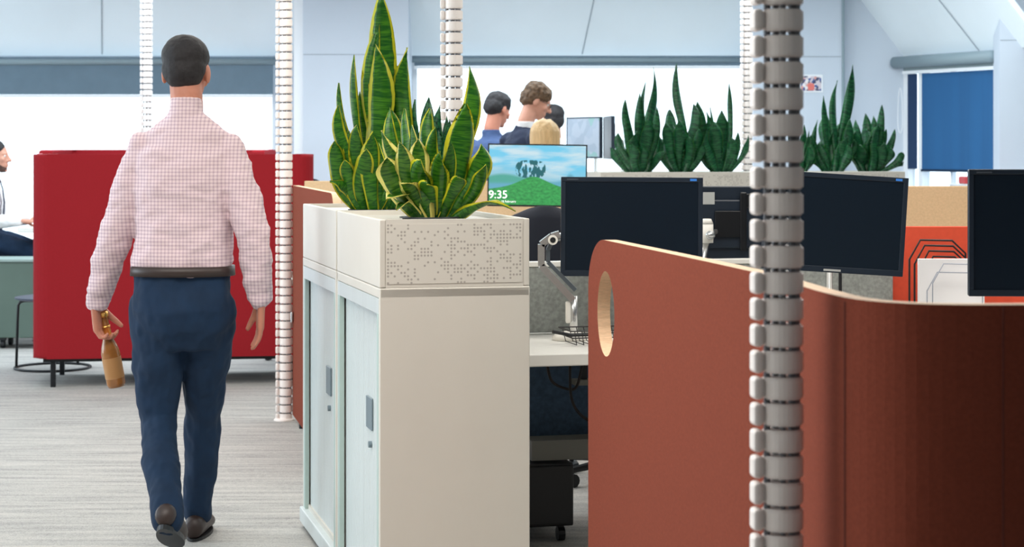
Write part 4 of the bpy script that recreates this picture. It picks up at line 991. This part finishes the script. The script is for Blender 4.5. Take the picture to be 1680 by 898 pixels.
# office chairs
def chair(label, loc, rz, zt, bw=0.25):
    t = thing('office_chair', label, 'chair', loc, rz, 'black office chairs')
    bm = bmesh.new()
    for i in range(13):
        pass
    # curved back panel (backrest on the -Y side)
    n = 14; ring = []
    secs = []
    for j in range(11):
        k_ = j/10; z = 0.55+(zt-0.55)*k_; wv = bw*(0.82+0.18*math.sin(PI*min(1, k_*1.1)))*(1 if k_ < 0.85 else math.sqrt(max(0.02, 1-((k_-0.85)/0.16)**2)))
        secs.append((z, wv))
    V1 = [];
    for z, wv in secs:
        row = []
        for i in range(n+1):
            a = -1+2*i/n; row.append((a*wv, -0.27+0.07*(a*a)-0.03*(z-0.55), z+ (0.015*(1-a*a))))
        V1.append(row)
    f_ = [[bm.verts.new(p) for p in r] for r in V1]; g_ = [[bm.verts.new((p[0], p[1]+0.035, p[2])) for p in r] for r in V1]
    for a, flip in ((f_, 0), (g_, 1)):
        for j in range(10):
            for i in range(n):
                q = (a[j][i], a[j][i+1], a[j+1][i+1], a[j+1][i]); bm.faces.new(q[::-1] if flip else q)
    for i in range(n): bm.faces.new((f_[0][i+1], f_[0][i], g_[0][i], g_[0][i+1])); bm.faces.new((f_[10][i], f_[10][i+1], g_[10][i+1], g_[10][i]))
    for j in range(10): bm.faces.new((f_[j][0], f_[j+1][0], g_[j+1][0], g_[j][0])); bm.faces.new((f_[j+1][n], f_[j][n], g_[j][n], g_[j+1][n]))
    bmesh.ops.recalc_face_normals(bm, faces=bm.faces)
    obj('backrest', bm, mat('black_mesh_fabric', srgb(16, 22, 36), 0.8), t, True)
    box('seat', (-0.24, -0.22, 0.43), (0.24, 0.25, 0.50), M_black, t, bev=0.03, seg=4)
    box('back_bracket', (-0.03, -0.27, 0.40), (0.03, -0.235, 0.75), M_black, t, bev=0.01); box('tilt_mechanism', (-0.08, -0.25, 0.39), (0.08, 0.1, 0.429), M_black, t, bev=0.01)
    bm = bmesh.new(); tube(bm, [(0, 0, 0.08), (0, 0, 0.40)], 0.022, 14); obj('gas_lift', bm, M_blackmetal, t, True)
    for i in range(5):
        a = 2*PI*i/5+0.3; c, s = math.cos(a), math.sin(a)
        bm = bmesh.new(); tube(bm, [(0, 0, 0.10), (0.30*c, 0.30*s, 0.07)], [0.024, 0.014], 8); lg = obj('base_leg', bm, M_black, t)
        bm = bmesh.new(); tube(bm, [(0.3*c-0.02*s, 0.3*s+0.02*c, 0.028), (0.3*c+0.02*s, 0.3*s-0.02*c, 0.028)], 0.028, 12); B(bm, (0.3*c-0.008, 0.3*s-0.008, 0.04), (0.3*c+0.008, 0.3*s+0.008, 0.065)); obj('castor', bm, M_black, lg)
    for sx in (-1, 1):
        bm = bmesh.new(); tube(bm, [(sx*0.20, 0, 0.44), (sx*0.28, 0, 0.45), (sx*0.29, 0, 0.66)], 0.014, 8); B(bm, (sx*0.29-0.035, -0.12, 0.66), (sx*0.29+0.035, 0.13, 0.685), 0.01); obj('armrest', bm, M_black, t)
    return t
chair('black office chair in front of the landscape monitor, its curved back showing over the planter', (P(893, 0, 9.0).x, 9.05, 0), 0.0, 1.4-102*8.75/F, 0.27)
chair('black office chair beyond the smaller terracotta screen, only its rounded top showing', (P(512, 0, 12.75).x, 12.75, 0), 0.1, 1.4-55*12.5/F, 0.17)
chair('black office chair behind the bench, its castor leg showing under the desk', (P(1030, 0, 8.3).x, 8.2, 0), PI+0.3, 1.0)
# far standing desk with two monitors seen at an angle
hd = thing('standing_desk', 'raised white standing desk under the angled monitors by the window', 'desk', (P(940, 0, 13.9).x, 13.9, 0), 0)
box('worktop', (0.1, 0, 1.05), (1.5, 0.7, 1.08), M_desk, hd, bev=0.004)
for x in (0.2, 1.35): box('leg', (x, 0.3, 0), (x+0.07, 0.38, 1.049), M_whitepl, hd)
M_doc = m_blot('grey_document_page', [srgb(160, 172, 186), srgb(168, 178, 190), srgb(154, 166, 180), srgb(140, 176, 174)], 14)
monitor('monitor by the window turned left, showing a pale grey document', P(957, 226, 13.9+0.25), 0.44, 0.30, -1.02, 0, screen=M_doc, desk=1.08, badge=False, bez=0.009)
monitor('thin dark monitor seen edge-on beside the far plants', P(997, 226, 13.95+0.2), 0.5, 0.31, -1.50, 0, desk=1.08, badge=False)
rbx = box('red_box', (0, 0, 0), (0.35, 0.2, 0.055), mat('dull_red', srgb(178, 60, 62), 0.7), bev=0.01); rbx.location = (P(1577, 0, 15.0).x, 14.9, P(0, 302, 14.9).z); 
tag(rbx, 'small red box standing by the right window above the tan divider', 'box')
cbt = thing('low_cupboard', 'white low cupboard under the right window carrying the red box', 'cupboard', (rbx.location.x-0.05, 14.85, 0))
box('body', (0, 0, 0.0), (0.7, 0.34, rbx.location.z-0.012), M_wall, cbt, bev=0.005); box('top', (-0.01, -0.01, rbx.location.z-0.012), (0.71, 0.35, rbx.location.z-0.001), M_trim, cbt)

# ------------------------------------------------------------------ people
def head(bmh, M):
    """adds head shape facing +Y to a bmesh through matrix M (origin = centre of the head)"""
    bm = bmesh.new()
    ball(bm, (0, -0.012, 0.035), (0.075, 0.094, 0.085), 28)
    loft(bm, [(0, 0.0, 0.06, 0.066, 0.08), (0, 0.006, 0.02, 0.066, 0.083), (0, 0.010, -0.02, 0.064, 0.080), (0, 0.016, -0.055, 0.056, 0.071), (0, 0.026, -0.085, 0.043, 0.056), (0, 0.036, -0.108, 0.026, 0.038)])
    chain(bm, [(0, 0.086, 0.02), (0, 0.100, -0.010), (0, 0.110, -0.026)], [0.008, 0.010, 0.013])
    for s in (-1, 1):
        caps_(bm, (0.006*s, 0.098, -0.030), (0.013*s, 0.094, -0.030), 0.008, 0.007)
        caps_(bm, (0.012*s, 0.083, 0.026), (0.042*s, 0.072, 0.024), 0.009, 0.007)
        ball(bm, (0.045*s, 0.066, -0.02), (0.018, 0.014, 0.018))
        ball(bm, (0.076*s, -0.006, -0.004), (0.010, 0.022, 0.033), 14)
    caps_(bm, (-0.019, 0.084, -0.056), (0.019, 0.084, -0.056), 0.008, 0.008)
    caps_(bm, (-0.015, 0.084, -0.068), (0.015, 0.084, -0.068), 0.008, 0.008)
    ball(bm, (0, 0.070, -0.098), (0.022, 0.018, 0.016))
    bmesh.ops.transform(bm, matrix=M, verts=bm.verts)
    me = bpy.data.meshes.new('h'); bm.to_mesh(me); bm.free(); bmh.from_mesh(me); bpy.data.meshes.remove(me)
def face_bits(M, parent):
    for s in (-1, 1):
        bm = bmesh.new(); ball(bm, M @ Vector((0.030*s, 0.0745, 0.008)), 0.0105, 14); e = obj('eye', bm, M_eye, parent, True)
        bm = bmesh.new(); ball(bm, M @ Vector((0.030*s, 0.0815, 0.008)), 0.0052, 10); obj('iris', bm, M_iris, e, True)
def hair_short(M, parent, m, amp=0.006, sc=22, full=1.0, front=0.0):
    bm = bmesh.new()
    ball(bm, (0, -0.022+front, 0.055), (0.083*full, 0.098, 0.078), 28); ball(bm, (0, -0.045, 0.012), (0.077*full, 0.070, 0.075), 24)
    bmesh.ops.transform(bm, matrix=M, verts=bm.verts)
    return remesh('hair', bm, m, parent, 0.005, 3, (amp, sc, (1, 1, 1)))
def hand(bm, wrist, dirv, side, palm_n, curl=0.5, sc=1.0):
    """palm and five fingers: wrist point, direction to the fingertips, side = direction of the thumb, palm_n = palm normal"""
    d = Vector(dirv).normalized(); s = Vector(side); s = (s-d*s.dot(d)).normalized(); n = Vector(palm_n); n = (n-d*n.dot(d)-s*n.dot(s)).normalized(); w_ = Vector(wrist)
    for k_ in (-0.028, -0.010, 0.008, 0.026):
        caps_(bm, w_+s*k_*0.6*sc, w_+d*0.085*sc+s*k_*sc, 0.014*sc, 0.0125*sc, 10)
    for k_, L_ in ((-0.030, 0.062), (-0.0105, 0.078), (0.009, 0.084), (0.0285, 0.076)):
        base = w_+d*0.086*sc+s*k_*sc; p = base; a = curl*0.5; rs = [0.0095, 0.0088, 0.0080, 0.0070]; pts = [p]
        for i, fr_ in enumerate((0.45, 0.30, 0.25)):
            dd = d*math.cos(a)+n*math.sin(a)+s*(k_*1.2); p = p+dd.normalized()*(L_*fr_*sc); pts.append(p); a += curl*1.0
        chain(bm, pts, [r*sc for r in rs], 10)
    tc_ = 0.25+curl*0.6
    b = w_+d*0.022*sc+s*0.026*sc+n*0.006; pts = [b, b+(d*0.85+s*0.42+n*tc_*0.6).normalized()*0.036*sc]
    pts.append(pts[-1]+(d*0.9+s*0.25+n*tc_).normalized()*0.032*sc); pts.append(pts[-1]+(d*0.95+s*0.02+n*tc_*1.1).normalized()*0.024*sc)
    chain(bm, pts, [0.016*sc, 0.0125*sc, 0.0105*sc, 0.0085*sc], 10)
def shoe(parent, ankle, yaw, pitch, m=M_leather):
    bm = bmesh.new()
    secs = [(-0.085, 0.026, 0.018, 0.042), (-0.07, 0.034, 0.026, 0.044), (-0.02, 0.038, 0.034, 0.050), (0.03, 0.040, 0.040, 0.05), (0.08, 0.047, 0.022, 0.042), (0.13, 0.047, 0.018, 0.034), (0.17, 0.038, 0.014, 0.028), (0.19, 0.016, 0.010, 0.022)]
    seg = 18; rings = []
    for y, rx, ry, hz in secs:
        rings.append([bm.verts.new((rx*math.cos(2*PI*k_/seg), y, max(0.0, hz+ (ry+0.012)*math.sin(2*PI*k_/seg)) if True else 0)) for k_ in range(seg)])
    for a, b in zip(rings, rings[1:]):
        for k_ in range(seg): bm.faces.new((a[k_], a[(k_+1) % seg], b[(k_+1) % seg], b[k_]))
    bm.faces.new(rings[0][::-1]); bm.faces.new(rings[-1])
    bmesh.ops.recalc_face_normals(bm, faces=bm.faces)
    M = Matrix.Translation(Vector(ankle)-Vector((0, 0, 0.085))) @ Matrix.Rotation(yaw, 4, 'Z') @ Matrix.Translation((0, 0.11, 0)) @ Matrix.Rotation(pitch, 4, 'X') @ Matrix.Translation((0, -0.11, 0))
    bmesh.ops.transform(bm, matrix=M, verts=bm.verts); o = obj('shoe', bm, m, parent, True)
    bm = bmesh.new(); pts = []
    for i in range(24):
        a = 2*PI*i/24; yy = 0.052+0.142*math.cos(a); pts.append(((0.043+0.006*math.cos(a))*math.sin(a), yy))
    prism(bm, pts, -0.008, 0.008); bmesh.ops.transform(bm, matrix=M, verts=bm.verts); obj('sole', bm, M_black, o)
    return o
def figure(label, loc, rz, J, top, bottom, skin, hairm, hairkw=None, voxel=0.008, collar=None, tie=None, curl=0.5, jacket=False, hands=True, longhair=False, glasses=False, sleeve=(0.062, 0.052, 0.043), girth=1.0, thumb=None, hcurl=None, shoes=True):
    """J: joint dictionary in local coordinates, figure faces +Y"""
    t = thing('person', label, 'person', loc, rz)
    g = lambda k_: Vector(J[k_])
    HM = Matrix.Translation(g('head')) @ Matrix.Rotation(J.get('hyaw', 0), 4, 'Z') @ Matrix.Rotation(J.get('hpitch', 0), 4, 'X')
    ch, pe = g('chest'), g('pelvis')
    # ---- body, one continuous skin surface
    bm = bmesh.new(); head(bm, HM)
    chain(bm, [HM @ Vector((0, -0.015, -0.03)), g('neck')+Vector((0, 0, 0.03)), g('neck')-Vector((0, 0, 0.06))], [0.056, 0.056, 0.06])
    for a, b in ((ch, pe),):
        for i in range(6):
            q = a.lerp(b, i/5); ball(bm, q, (0.13*girth, 0.085*girth, 0.11), 16)
    for s in ('l', 'r'):
        chain(bm, [ch+Vector((0, 0, 0.05)), g('sh'+s)], [0.05, 0.034]); chain(bm, [g('sh'+s), g('el'+s), g('wr'+s)], [0.034, 0.030, 0.024])
        chain(bm, [pe, g('hi'+s), g('kn'+s), g('an'+s)], [0.08, 0.075, 0.048, 0.034])
        if shoes: caps_(bm, g('an'+s), g('an'+s)+Vector((0, 0.06, -0.035)), 0.03, 0.025)
        if hands:
            w_ = g('wr'+s); d = J.get('hd'+s, tuple((w_-g('el'+s)).normalized()))
            hand(bm, w_, d, J.get('th'+s, (0, 1, 0)), J.get('pn'+s, ((1, 0, 0) if s == 'l' else (-1, 0, 0))), J.get('cu'+s, curl))
    remesh('body', bm, skin, t, min(voxel, 0.0045) if voxel < 0.007 else 0.0065, 3)
    face_bits(HM, t)
    if longhair:
        bm = bmesh.new(); ball(bm, (0, -0.02, 0.05), (0.09, 0.105, 0.085), 24)
        loft(bm, [(0, -0.04, 0.06, 0.09, 0.085), (0, -0.05, -0.03, 0.095, 0.07), (0, -0.055, -0.13, 0.105, 0.06), (0, -0.06, -0.26, 0.11, 0.05), (0, -0.06, -0.34, 0.08, 0.03)])
        bmesh.ops.transform(bm, matrix=HM, verts=bm.verts); remesh('hair', bm, hairm, t, 0.007, 3, (0.006, 14, (3, 3, 0.4)))
    else: hair_short(HM, t, hairm, **(hairkw or {}))
    # ---- top
    bm = bmesh.new(); shl, shr = g('shl'), g('shr'); swd = (shr-shl).length/2
    tz0 = J.get('hem', pe.z+0.0); fwd = ch.y
    z1 = max(shl.z, shr.z)
    cxx = (shl.x+shr.x)/2
    secs = []
    for z, rx, ry, k_ in J.get('torso', ((0.0, 0.165, 0.115, 0), (0.22, 0.165, 0.115, .3), (0.55, 0.190, 0.125, .7), (0.75, 0.190, 0.125, .9), (0.9, 0.165, 0.105, 1), (1.0, 0.11, 0.08, 1))):
        zz = tz0+(z1+0.045-tz0)*z; q = pe.lerp(ch, k_); secs.append((q.x, q.y, zz, rx*girth, ry*girth))
    loft(bm, secs, 32, 2.3)
    nk = g('neck')
    nr = J.get('nr', 0.060)
    dz = nk.z-z1; lk = lambda f, wv, d: (cxx*(1-f)+nk.x*f, ch.y*(1-f)+nk.y*f, z1+dz*f, wv, d)
    loft(bm, [(cxx, ch.y, z1-0.05, swd*0.98, 0.100), lk(0.13, swd*1.08, 0.092), lk(0.33, swd*1.0, 0.088), lk(0.47, swd*0.84, 0.082), lk(0.60, swd*0.64, 0.075), lk(0.76, max(nr+0.008, swd*0.42), 0.066), (nk.x, nk.y-0.005, nk.z-0.01, nr+0.004, nr+0.005), (nk.x, nk.y-0.005, nk.z+0.022, nr, nr+0.002)], 28)
    for s in ('l', 'r'):
        sg = -1 if s == 'l' else 1
        chain(bm, [Vector((cxx+sg*0.09, ch.y, z1+0.0)), g('sh'+s)+Vector((0, 0, 0.0))], [0.056, 0.050])
        el, wr = g('el'+s), g('wr'+s)
        md = g('sh'+s).lerp(el, 0.5)
        chain(bm, [g('sh'+s), md, el, el.lerp(wr, 0.5), wr.lerp(el, 0.06)], [0.056, sleeve[0]*0.97, sleeve[1], sleeve[1]*0.95, sleeve[2]])
    sh = remesh('jacket' if jacket else 'shirt', bm, top, t, voxel, 12, (0.009, 10, (1.0, 1.0, 1.7)))
    if collar:
        bm = bmesh.new(); loft(bm, [(nk.x, nk.y, nk.z-0.03, nr+0.007, nr+0.009), (nk.x, nk.y-0.006, nk.z+0.026, nr+0.002, nr+0.003)], 24)
        for s in (-1, 1):
            a = nk+Vector((0.012*s, 0.062, 0.0)); caps_(bm, a, a+Vector((0.035*s, 0.018, -0.04)), 0.012, 0.008)
        if jacket: loft(bm, [(nk.x, nk.y+0.045, nk.z-0.20, 0.012, 0.055), (nk.x, nk.y+0.042, nk.z-0.09, 0.036, 0.052), (nk.x, nk.y+0.02, nk.z, 0.05, 0.055)], 20)
        remesh('collar', bm, collar, t, 0.005, 2)
    if tie:
        bm = bmesh.new(); a = nk+Vector((0, 0.075, -0.005)); b = ch.lerp(pe, 0.72)+Vector((0, 0.145, 0)); c_ = ch+Vector((0, 0.145, 0.02))
        q = [a, a.lerp(c_, 0.5)+Vector((0, 0.01, 0)), c_, c_.lerp(b, .5)+Vector((0, 0.006, 0)), b]; rr = [0.016, 0.017, 0.022, 0.027, 0.034]; rings = []
        for p, r in zip(q, rr): rings.append([bm.verts.new(p+Vector(o)) for o in ((-r, 0, 0), (0, 0.007, 0), (r, 0, 0), (0, -0.004, 0))])
        for x, y in zip(rings, rings[1:]):
            for k_ in range(4): bm.faces.new((x[k_], x[(k_+1) % 4], y[(k_+1) % 4], y[k_]))
        bm.faces.new(rings[0]); bm.faces.new(rings[-1][::-1]); bmesh.ops.recalc_face_normals(bm, faces=bm.faces); obj('tie', bm, tie, t)
    # ---- trousers
    bm = bmesh.new(); hw = abs(g('hir').x-g('hil').x)/2; hz = pe.z
    loft(bm, [(pe.x, pe.y-0.0, hz-0.20, hw+0.045, 0.075), (pe.x, pe.y-0.005, hz-0.13, hw+0.075, 0.110), (pe.x, pe.y-0.012, hz-0.06, hw+0.086, 0.126), (pe.x, pe.y, hz+0.02, hw+0.082, 0.120), (pe.x, pe.y, tz0+0.035, 0.166*girth, 0.117*girth)], 32, 2.3)
    lr = J.get('legr', (0.092, 0.086, 0.068, 0.060, 0.052))
    for s in ('l', 'r'):
        hi, kn, an = g('hi'+s), g('kn'+s), g('an'+s)
        chain(bm, [hi, hi.lerp(kn, 0.5), kn, kn.lerp(an, 0.45), an+(kn-an).normalized()*0.005], list(lr))
    remesh('trousers', bm, bottom, t, voxel, 12, (0.010, 9, (1.4, 1.4, 0.9)))
    bm = bmesh.new(); loft(bm, [(pe.x, pe.y, tz0+0.002, 0.181*girth, 0.131*girth), (pe.x, pe.y, tz0+0.036, 0.179*girth, 0.130*girth)], 32, 2.3); obj('belt', bm, M_leather, t, True)
    if shoes:
        for s in ('l', 'r'): shoe(t, J['an'+s], 0, J.get('fp'+s, 0))
    if glasses:
        bm = bmesh.new()
        for s in (-1, 1):
            c0 = Vector((0.031*s, 0.098, 0.008)); tube(bm, [HM @ (c0+Vector((0.023*math.cos(a), 0, 0.018*math.sin(a)))) for a in [2*PI*i/16 for i in range(17)]], 0.0018, 6)
            tube(bm, [HM @ Vector((0.054*s, 0.098, 0.012)), HM @ Vector((0.080*s, 0.0, 0.010))], 0.0016, 6)
        tube(bm, [HM @ Vector((-0.009, 0.1, 0.01)), HM @ Vector((0.009, 0.1, 0.01))], 0.0016, 6); gl = obj('glasses', bm, M_black, t)
    return t

# walking man, seen from behind
YM = 6.76; sM = F/YM; X0 = (303-CX)/sM
def jp(x, y, d=0.0):   # joint from its place in the photo, at depth YM+d
    q = P(x, y, YM+d); return (q.x-X0, d, q.z)
J = dict(head=jp(306, 121, 0.03), hpitch=-0.12, hyaw=-0.05, neck=jp(306, 172, 0.0), chest=jp(304, 290, 0.0), pelvis=jp(300, 478, 0.0), hem=0.955,
         shl=jp(236, 243, 0.0), ell=jp(190, 385, 0.02), wrl=jp(158, 500, 0.10), shr=jp(376, 246, 0.0), elr=jp(414, 380, -0.06), wrr=jp(428, 496, -0.02),
         hil=jp(260, 505, 0.0), knl=jp(259, 690, 0.03), anl=jp(274, 878, -0.27), hir=jp(340, 505, 0.0), knr=jp(333, 682, 0.16), anr=jp(323, 850, 0.24),
         fpl=-0.42, fpr=0.0, thl=(0.25, 1, 0), pnl=(1, -0.2, 0), thr=(-0.25, 1, 0), pnr=(-1, -0.2, 0), cul=0.95, cur=0.22, hdl=(0.12, 0.12, -1), hdr=(-0.05, 0.1, -1),
         nr=0.052, torso=((0.0, 0.170, 0.118, 0), (0.12, 0.176, 0.125, .2), (0.45, 0.166, 0.120, .5), (0.72, 0.178, 0.125, .9), (0.88, 0.165, 0.110, 1), (1.0, 0.10, 0.08, 1)), legr=(0.100, 0.088, 0.066, 0.060, 0.053))
anr = list(J['anr']); anr[2] = 0.088; J['anr'] = tuple(anr)
al = list(J['anl']); al[2] = 0.155; J['anl'] = tuple(al)
wm = figure('person walking away in a pale checked shirt and navy trousers, carrying an amber bottle', (X0, YM, 0), 0, J, M_check, M_navy, M_skin2, M_hair, dict(amp=0.003), voxel=0.006, collar=M_check, sleeve=(0.066, 0.060, 0.044))
# bottle held by the neck in the left hand
bt = thing('glass_bottle', 'amber bottle with a golden neck hanging from the walking person\'s left hand', 'bottle', P(173, 548, YM+0.12)+Vector((0, 0, 0.03)), 0)
bt.rotation_euler = (0.1, -0.16, 0)
bm = bmesh.new(); lathe(bm, [(0.005, -0.225), (0.030, -0.222), (0.033, -0.21), (0.033, -0.10), (0.028, -0.075), (0.015, -0.04), (0.0135, 0.03), (0.016, 0.032), (0.016, 0.042), (0.012, 0.045)], seg=24); obj('glass_body', bm, M_amber, bt, True)
bm = bmesh.new(); lathe(bm, [(0.0165, -0.035), (0.0150, 0.0), (0.0165, 0.0), (0.0168, -0.006)], seg=20, cap=False); obj('gold_neck_foil', bm, M_gold, bt, True)
bm = bmesh.new(); lathe(bm, [(0.0172, 0.030), (0.0172, 0.048), (0.012, 0.050)], seg=20); obj('cap', bm, M_gold, bt, True)
bm = bmesh.new(); lathe(bm, [(0.0336, -0.19), (0.0336, -0.115)], seg=24, cap=False); obj('paper_label', bm, mat('brown_label', srgb(176, 128, 78), 0.6), bt, True)

def stand(**k):
    J = dict(head=(0, 0.03, 1.70), neck=(0, 0, 1.545), chest=(0, 0, 1.32), pelvis=(0, 0, 0.95), hem=0.97,
             shl=(-0.185, 0, 1.45), ell=(-0.23, -0.02, 1.16), wrl=(-0.22, 0.10, 0.92), shr=(0.185, 0, 1.45), elr=(0.23, -0.02, 1.16), wrr=(0.22, 0.10, 0.92),
             hil=(-0.09, 0, 0.92), knl=(-0.10, 0.02, 0.50), anl=(-0.11, -0.02, 0.088), hir=(0.09, 0, 0.92), knr=(0.10, 0.02, 0.50), anr=(0.11, -0.02, 0.088))
    J.update(k); return J
# group by the window
g1 = P(870, 0, 12.9)
figure('person in navy jacket and glasses with curly brown hair, looking down, tallest by the window', (g1.x-0.06, 12.9, 0), -PI/2+0.5, stand(head=(0, 0.115, 1.705), hyaw=-0.42, hpitch=-0.42, neck=(0, 0.035, 1.545), chest=(0, 0.02, 1.32), ell=(-0.24, 0.06, 1.18), wrl=(-0.14, 0.26, 1.10), elr=(0.24, 0.06, 1.18), wrr=(0.14, 0.26, 1.10)),
       M_suit, M_suit, M_skin, M_hair2, dict(amp=0.010, sc=30, full=1.12, front=0.010), 0.009, collar=M_shirtw, jacket=True, glasses=True, hands=True)
g2 = P(810, 0, 13.9)
figure('person in a slate blue jacket with dark hair, leftmost of the group by the window', (g2.x-0.03, 13.9, 0), -PI/2+0.75, stand(head=(0, 0.08, 1.67), hpitch=-0.3, neck=(0, 0.02, 1.50), shl=(-0.17, 0, 1.40), shr=(0.17, 0, 1.40)),
       M_bluejacket, M_suit, M_skin2, M_hair, dict(amp=0.006, full=1.08, front=0.012), 0.009, collar=M_bluejacket, jacket=True)
def shift(J, dz):
    for k_, q in J.items():
        if isinstance(q, tuple) and len(q) == 3 and k_[:2] in ('he', 'ne', 'ch', 'sh', 'el', 'wr') and k_ != 'hem': J[k_] = (q[0]*0.93, q[1], q[2]+dz)
    return J
g3 = P(893, 0, 12.35)
figure('person with long blond hair seen from behind, lowest of the group', (g3.x, 12.2, 0), 0.1, shift(stand(), -0.255), mat('cream_top', srgb(222, 206, 186), 0.8), M_suit, M_skin, M_blond, None, 0.010, longhair=True)
g4 = P(909, 0, 14.95)
figure('person with short dark hair mostly hidden behind the blond one', (g4.x, 14.95, 0), 0.4, shift(stand(), -0.10), M_shirtw, M_suit, M_skin2, M_hair, dict(amp=0.004), 0.010, collar=M_shirtw)
# seated man at the left edge
sx = wx(-19, 14.2)
Js = dict(head=(0, 0.05, 1.33), hyaw=0.0, neck=(0, 0.0, 1.185), chest=(0, -0.03, 0.98), pelvis=(0, -0.06, 0.73), hem=0.70,
          shl=(-0.185, -0.01, 1.08), ell=(-0.22, 0.06, 0.86), wrl=(-0.16, 0.27, 0.875), shr=(0.185, -0.01, 1.08), elr=(0.23, 0.06, 0.86), wrr=(0.17, 0.27, 0.875),
          hil=(-0.09, 0.0, 0.735), knl=(-0.12, 0.40, 0.62), anl=(-0.12, 0.44, 0.088), hir=(0.09, 0.0, 0.735), knr=(0.12, 0.40, 0.62), anr=(0.12, 0.44, 0.088),
          hdl=(0.1, 1, -0.08), hdr=(-0.1, 1, -0.08), pnl=(0, 0, -1), pnr=(0, 0, -1), thl=(1, 0, 0), thr=(-1, 0, 0), legr=(0.088, 0.082, 0.066, 0.058, 0.05))
for k_, q in list(Js.items()):
    if isinstance(q, tuple) and len(q) == 3 and k_ in ('head', 'neck', 'chest', 'shl', 'shr', 'ell', 'elr', 'wrl', 'wrr'): pass
sm_ = figure('seated person in a white shirt and dark tie at the left edge', (sx, 14.2, 0), -PI/2, Js, M_shirtw, M_navy, M_skin, M_hair, dict(amp=0.004), 0.009, collar=M_shirtw, tie=M_suit, curl=0.3)
HMs = Matrix.Translation(Vector(Js['head']))
bm = bmesh.new(); loft(bm, [(0, 0.030, -0.112, 0.036, 0.050), (0, 0.026, -0.088, 0.047, 0.060), (0, 0.012, -0.062, 0.0585, 0.070), (0, -0.004, -0.04, 0.0655, 0.070)], 28)
bmesh.ops.transform(bm, matrix=HMs, verts=bm.verts); remesh('beard', bm, mat('brown_beard', srgb(84, 62, 54), 0.9, var=0.3, vscale=80), sm_, 0.005, 2, (0.002, 40, (1, 1, 1)))

ot = thing('upholstered_bench', 'dark upholstered bench the seated person at the left edge sits on', 'bench', (sx-0.24, 14.2, 0), 0)
box('cushion', (-0.12, -0.28, 0.50), (0.30, 0.28, 0.60), M_navyfelt, ot, bev=0.03, seg=3); box('base', (-0.10, -0.26, 0.02), (0.28, 0.26, 0.499), M_green_box, ot, bev=0.005)
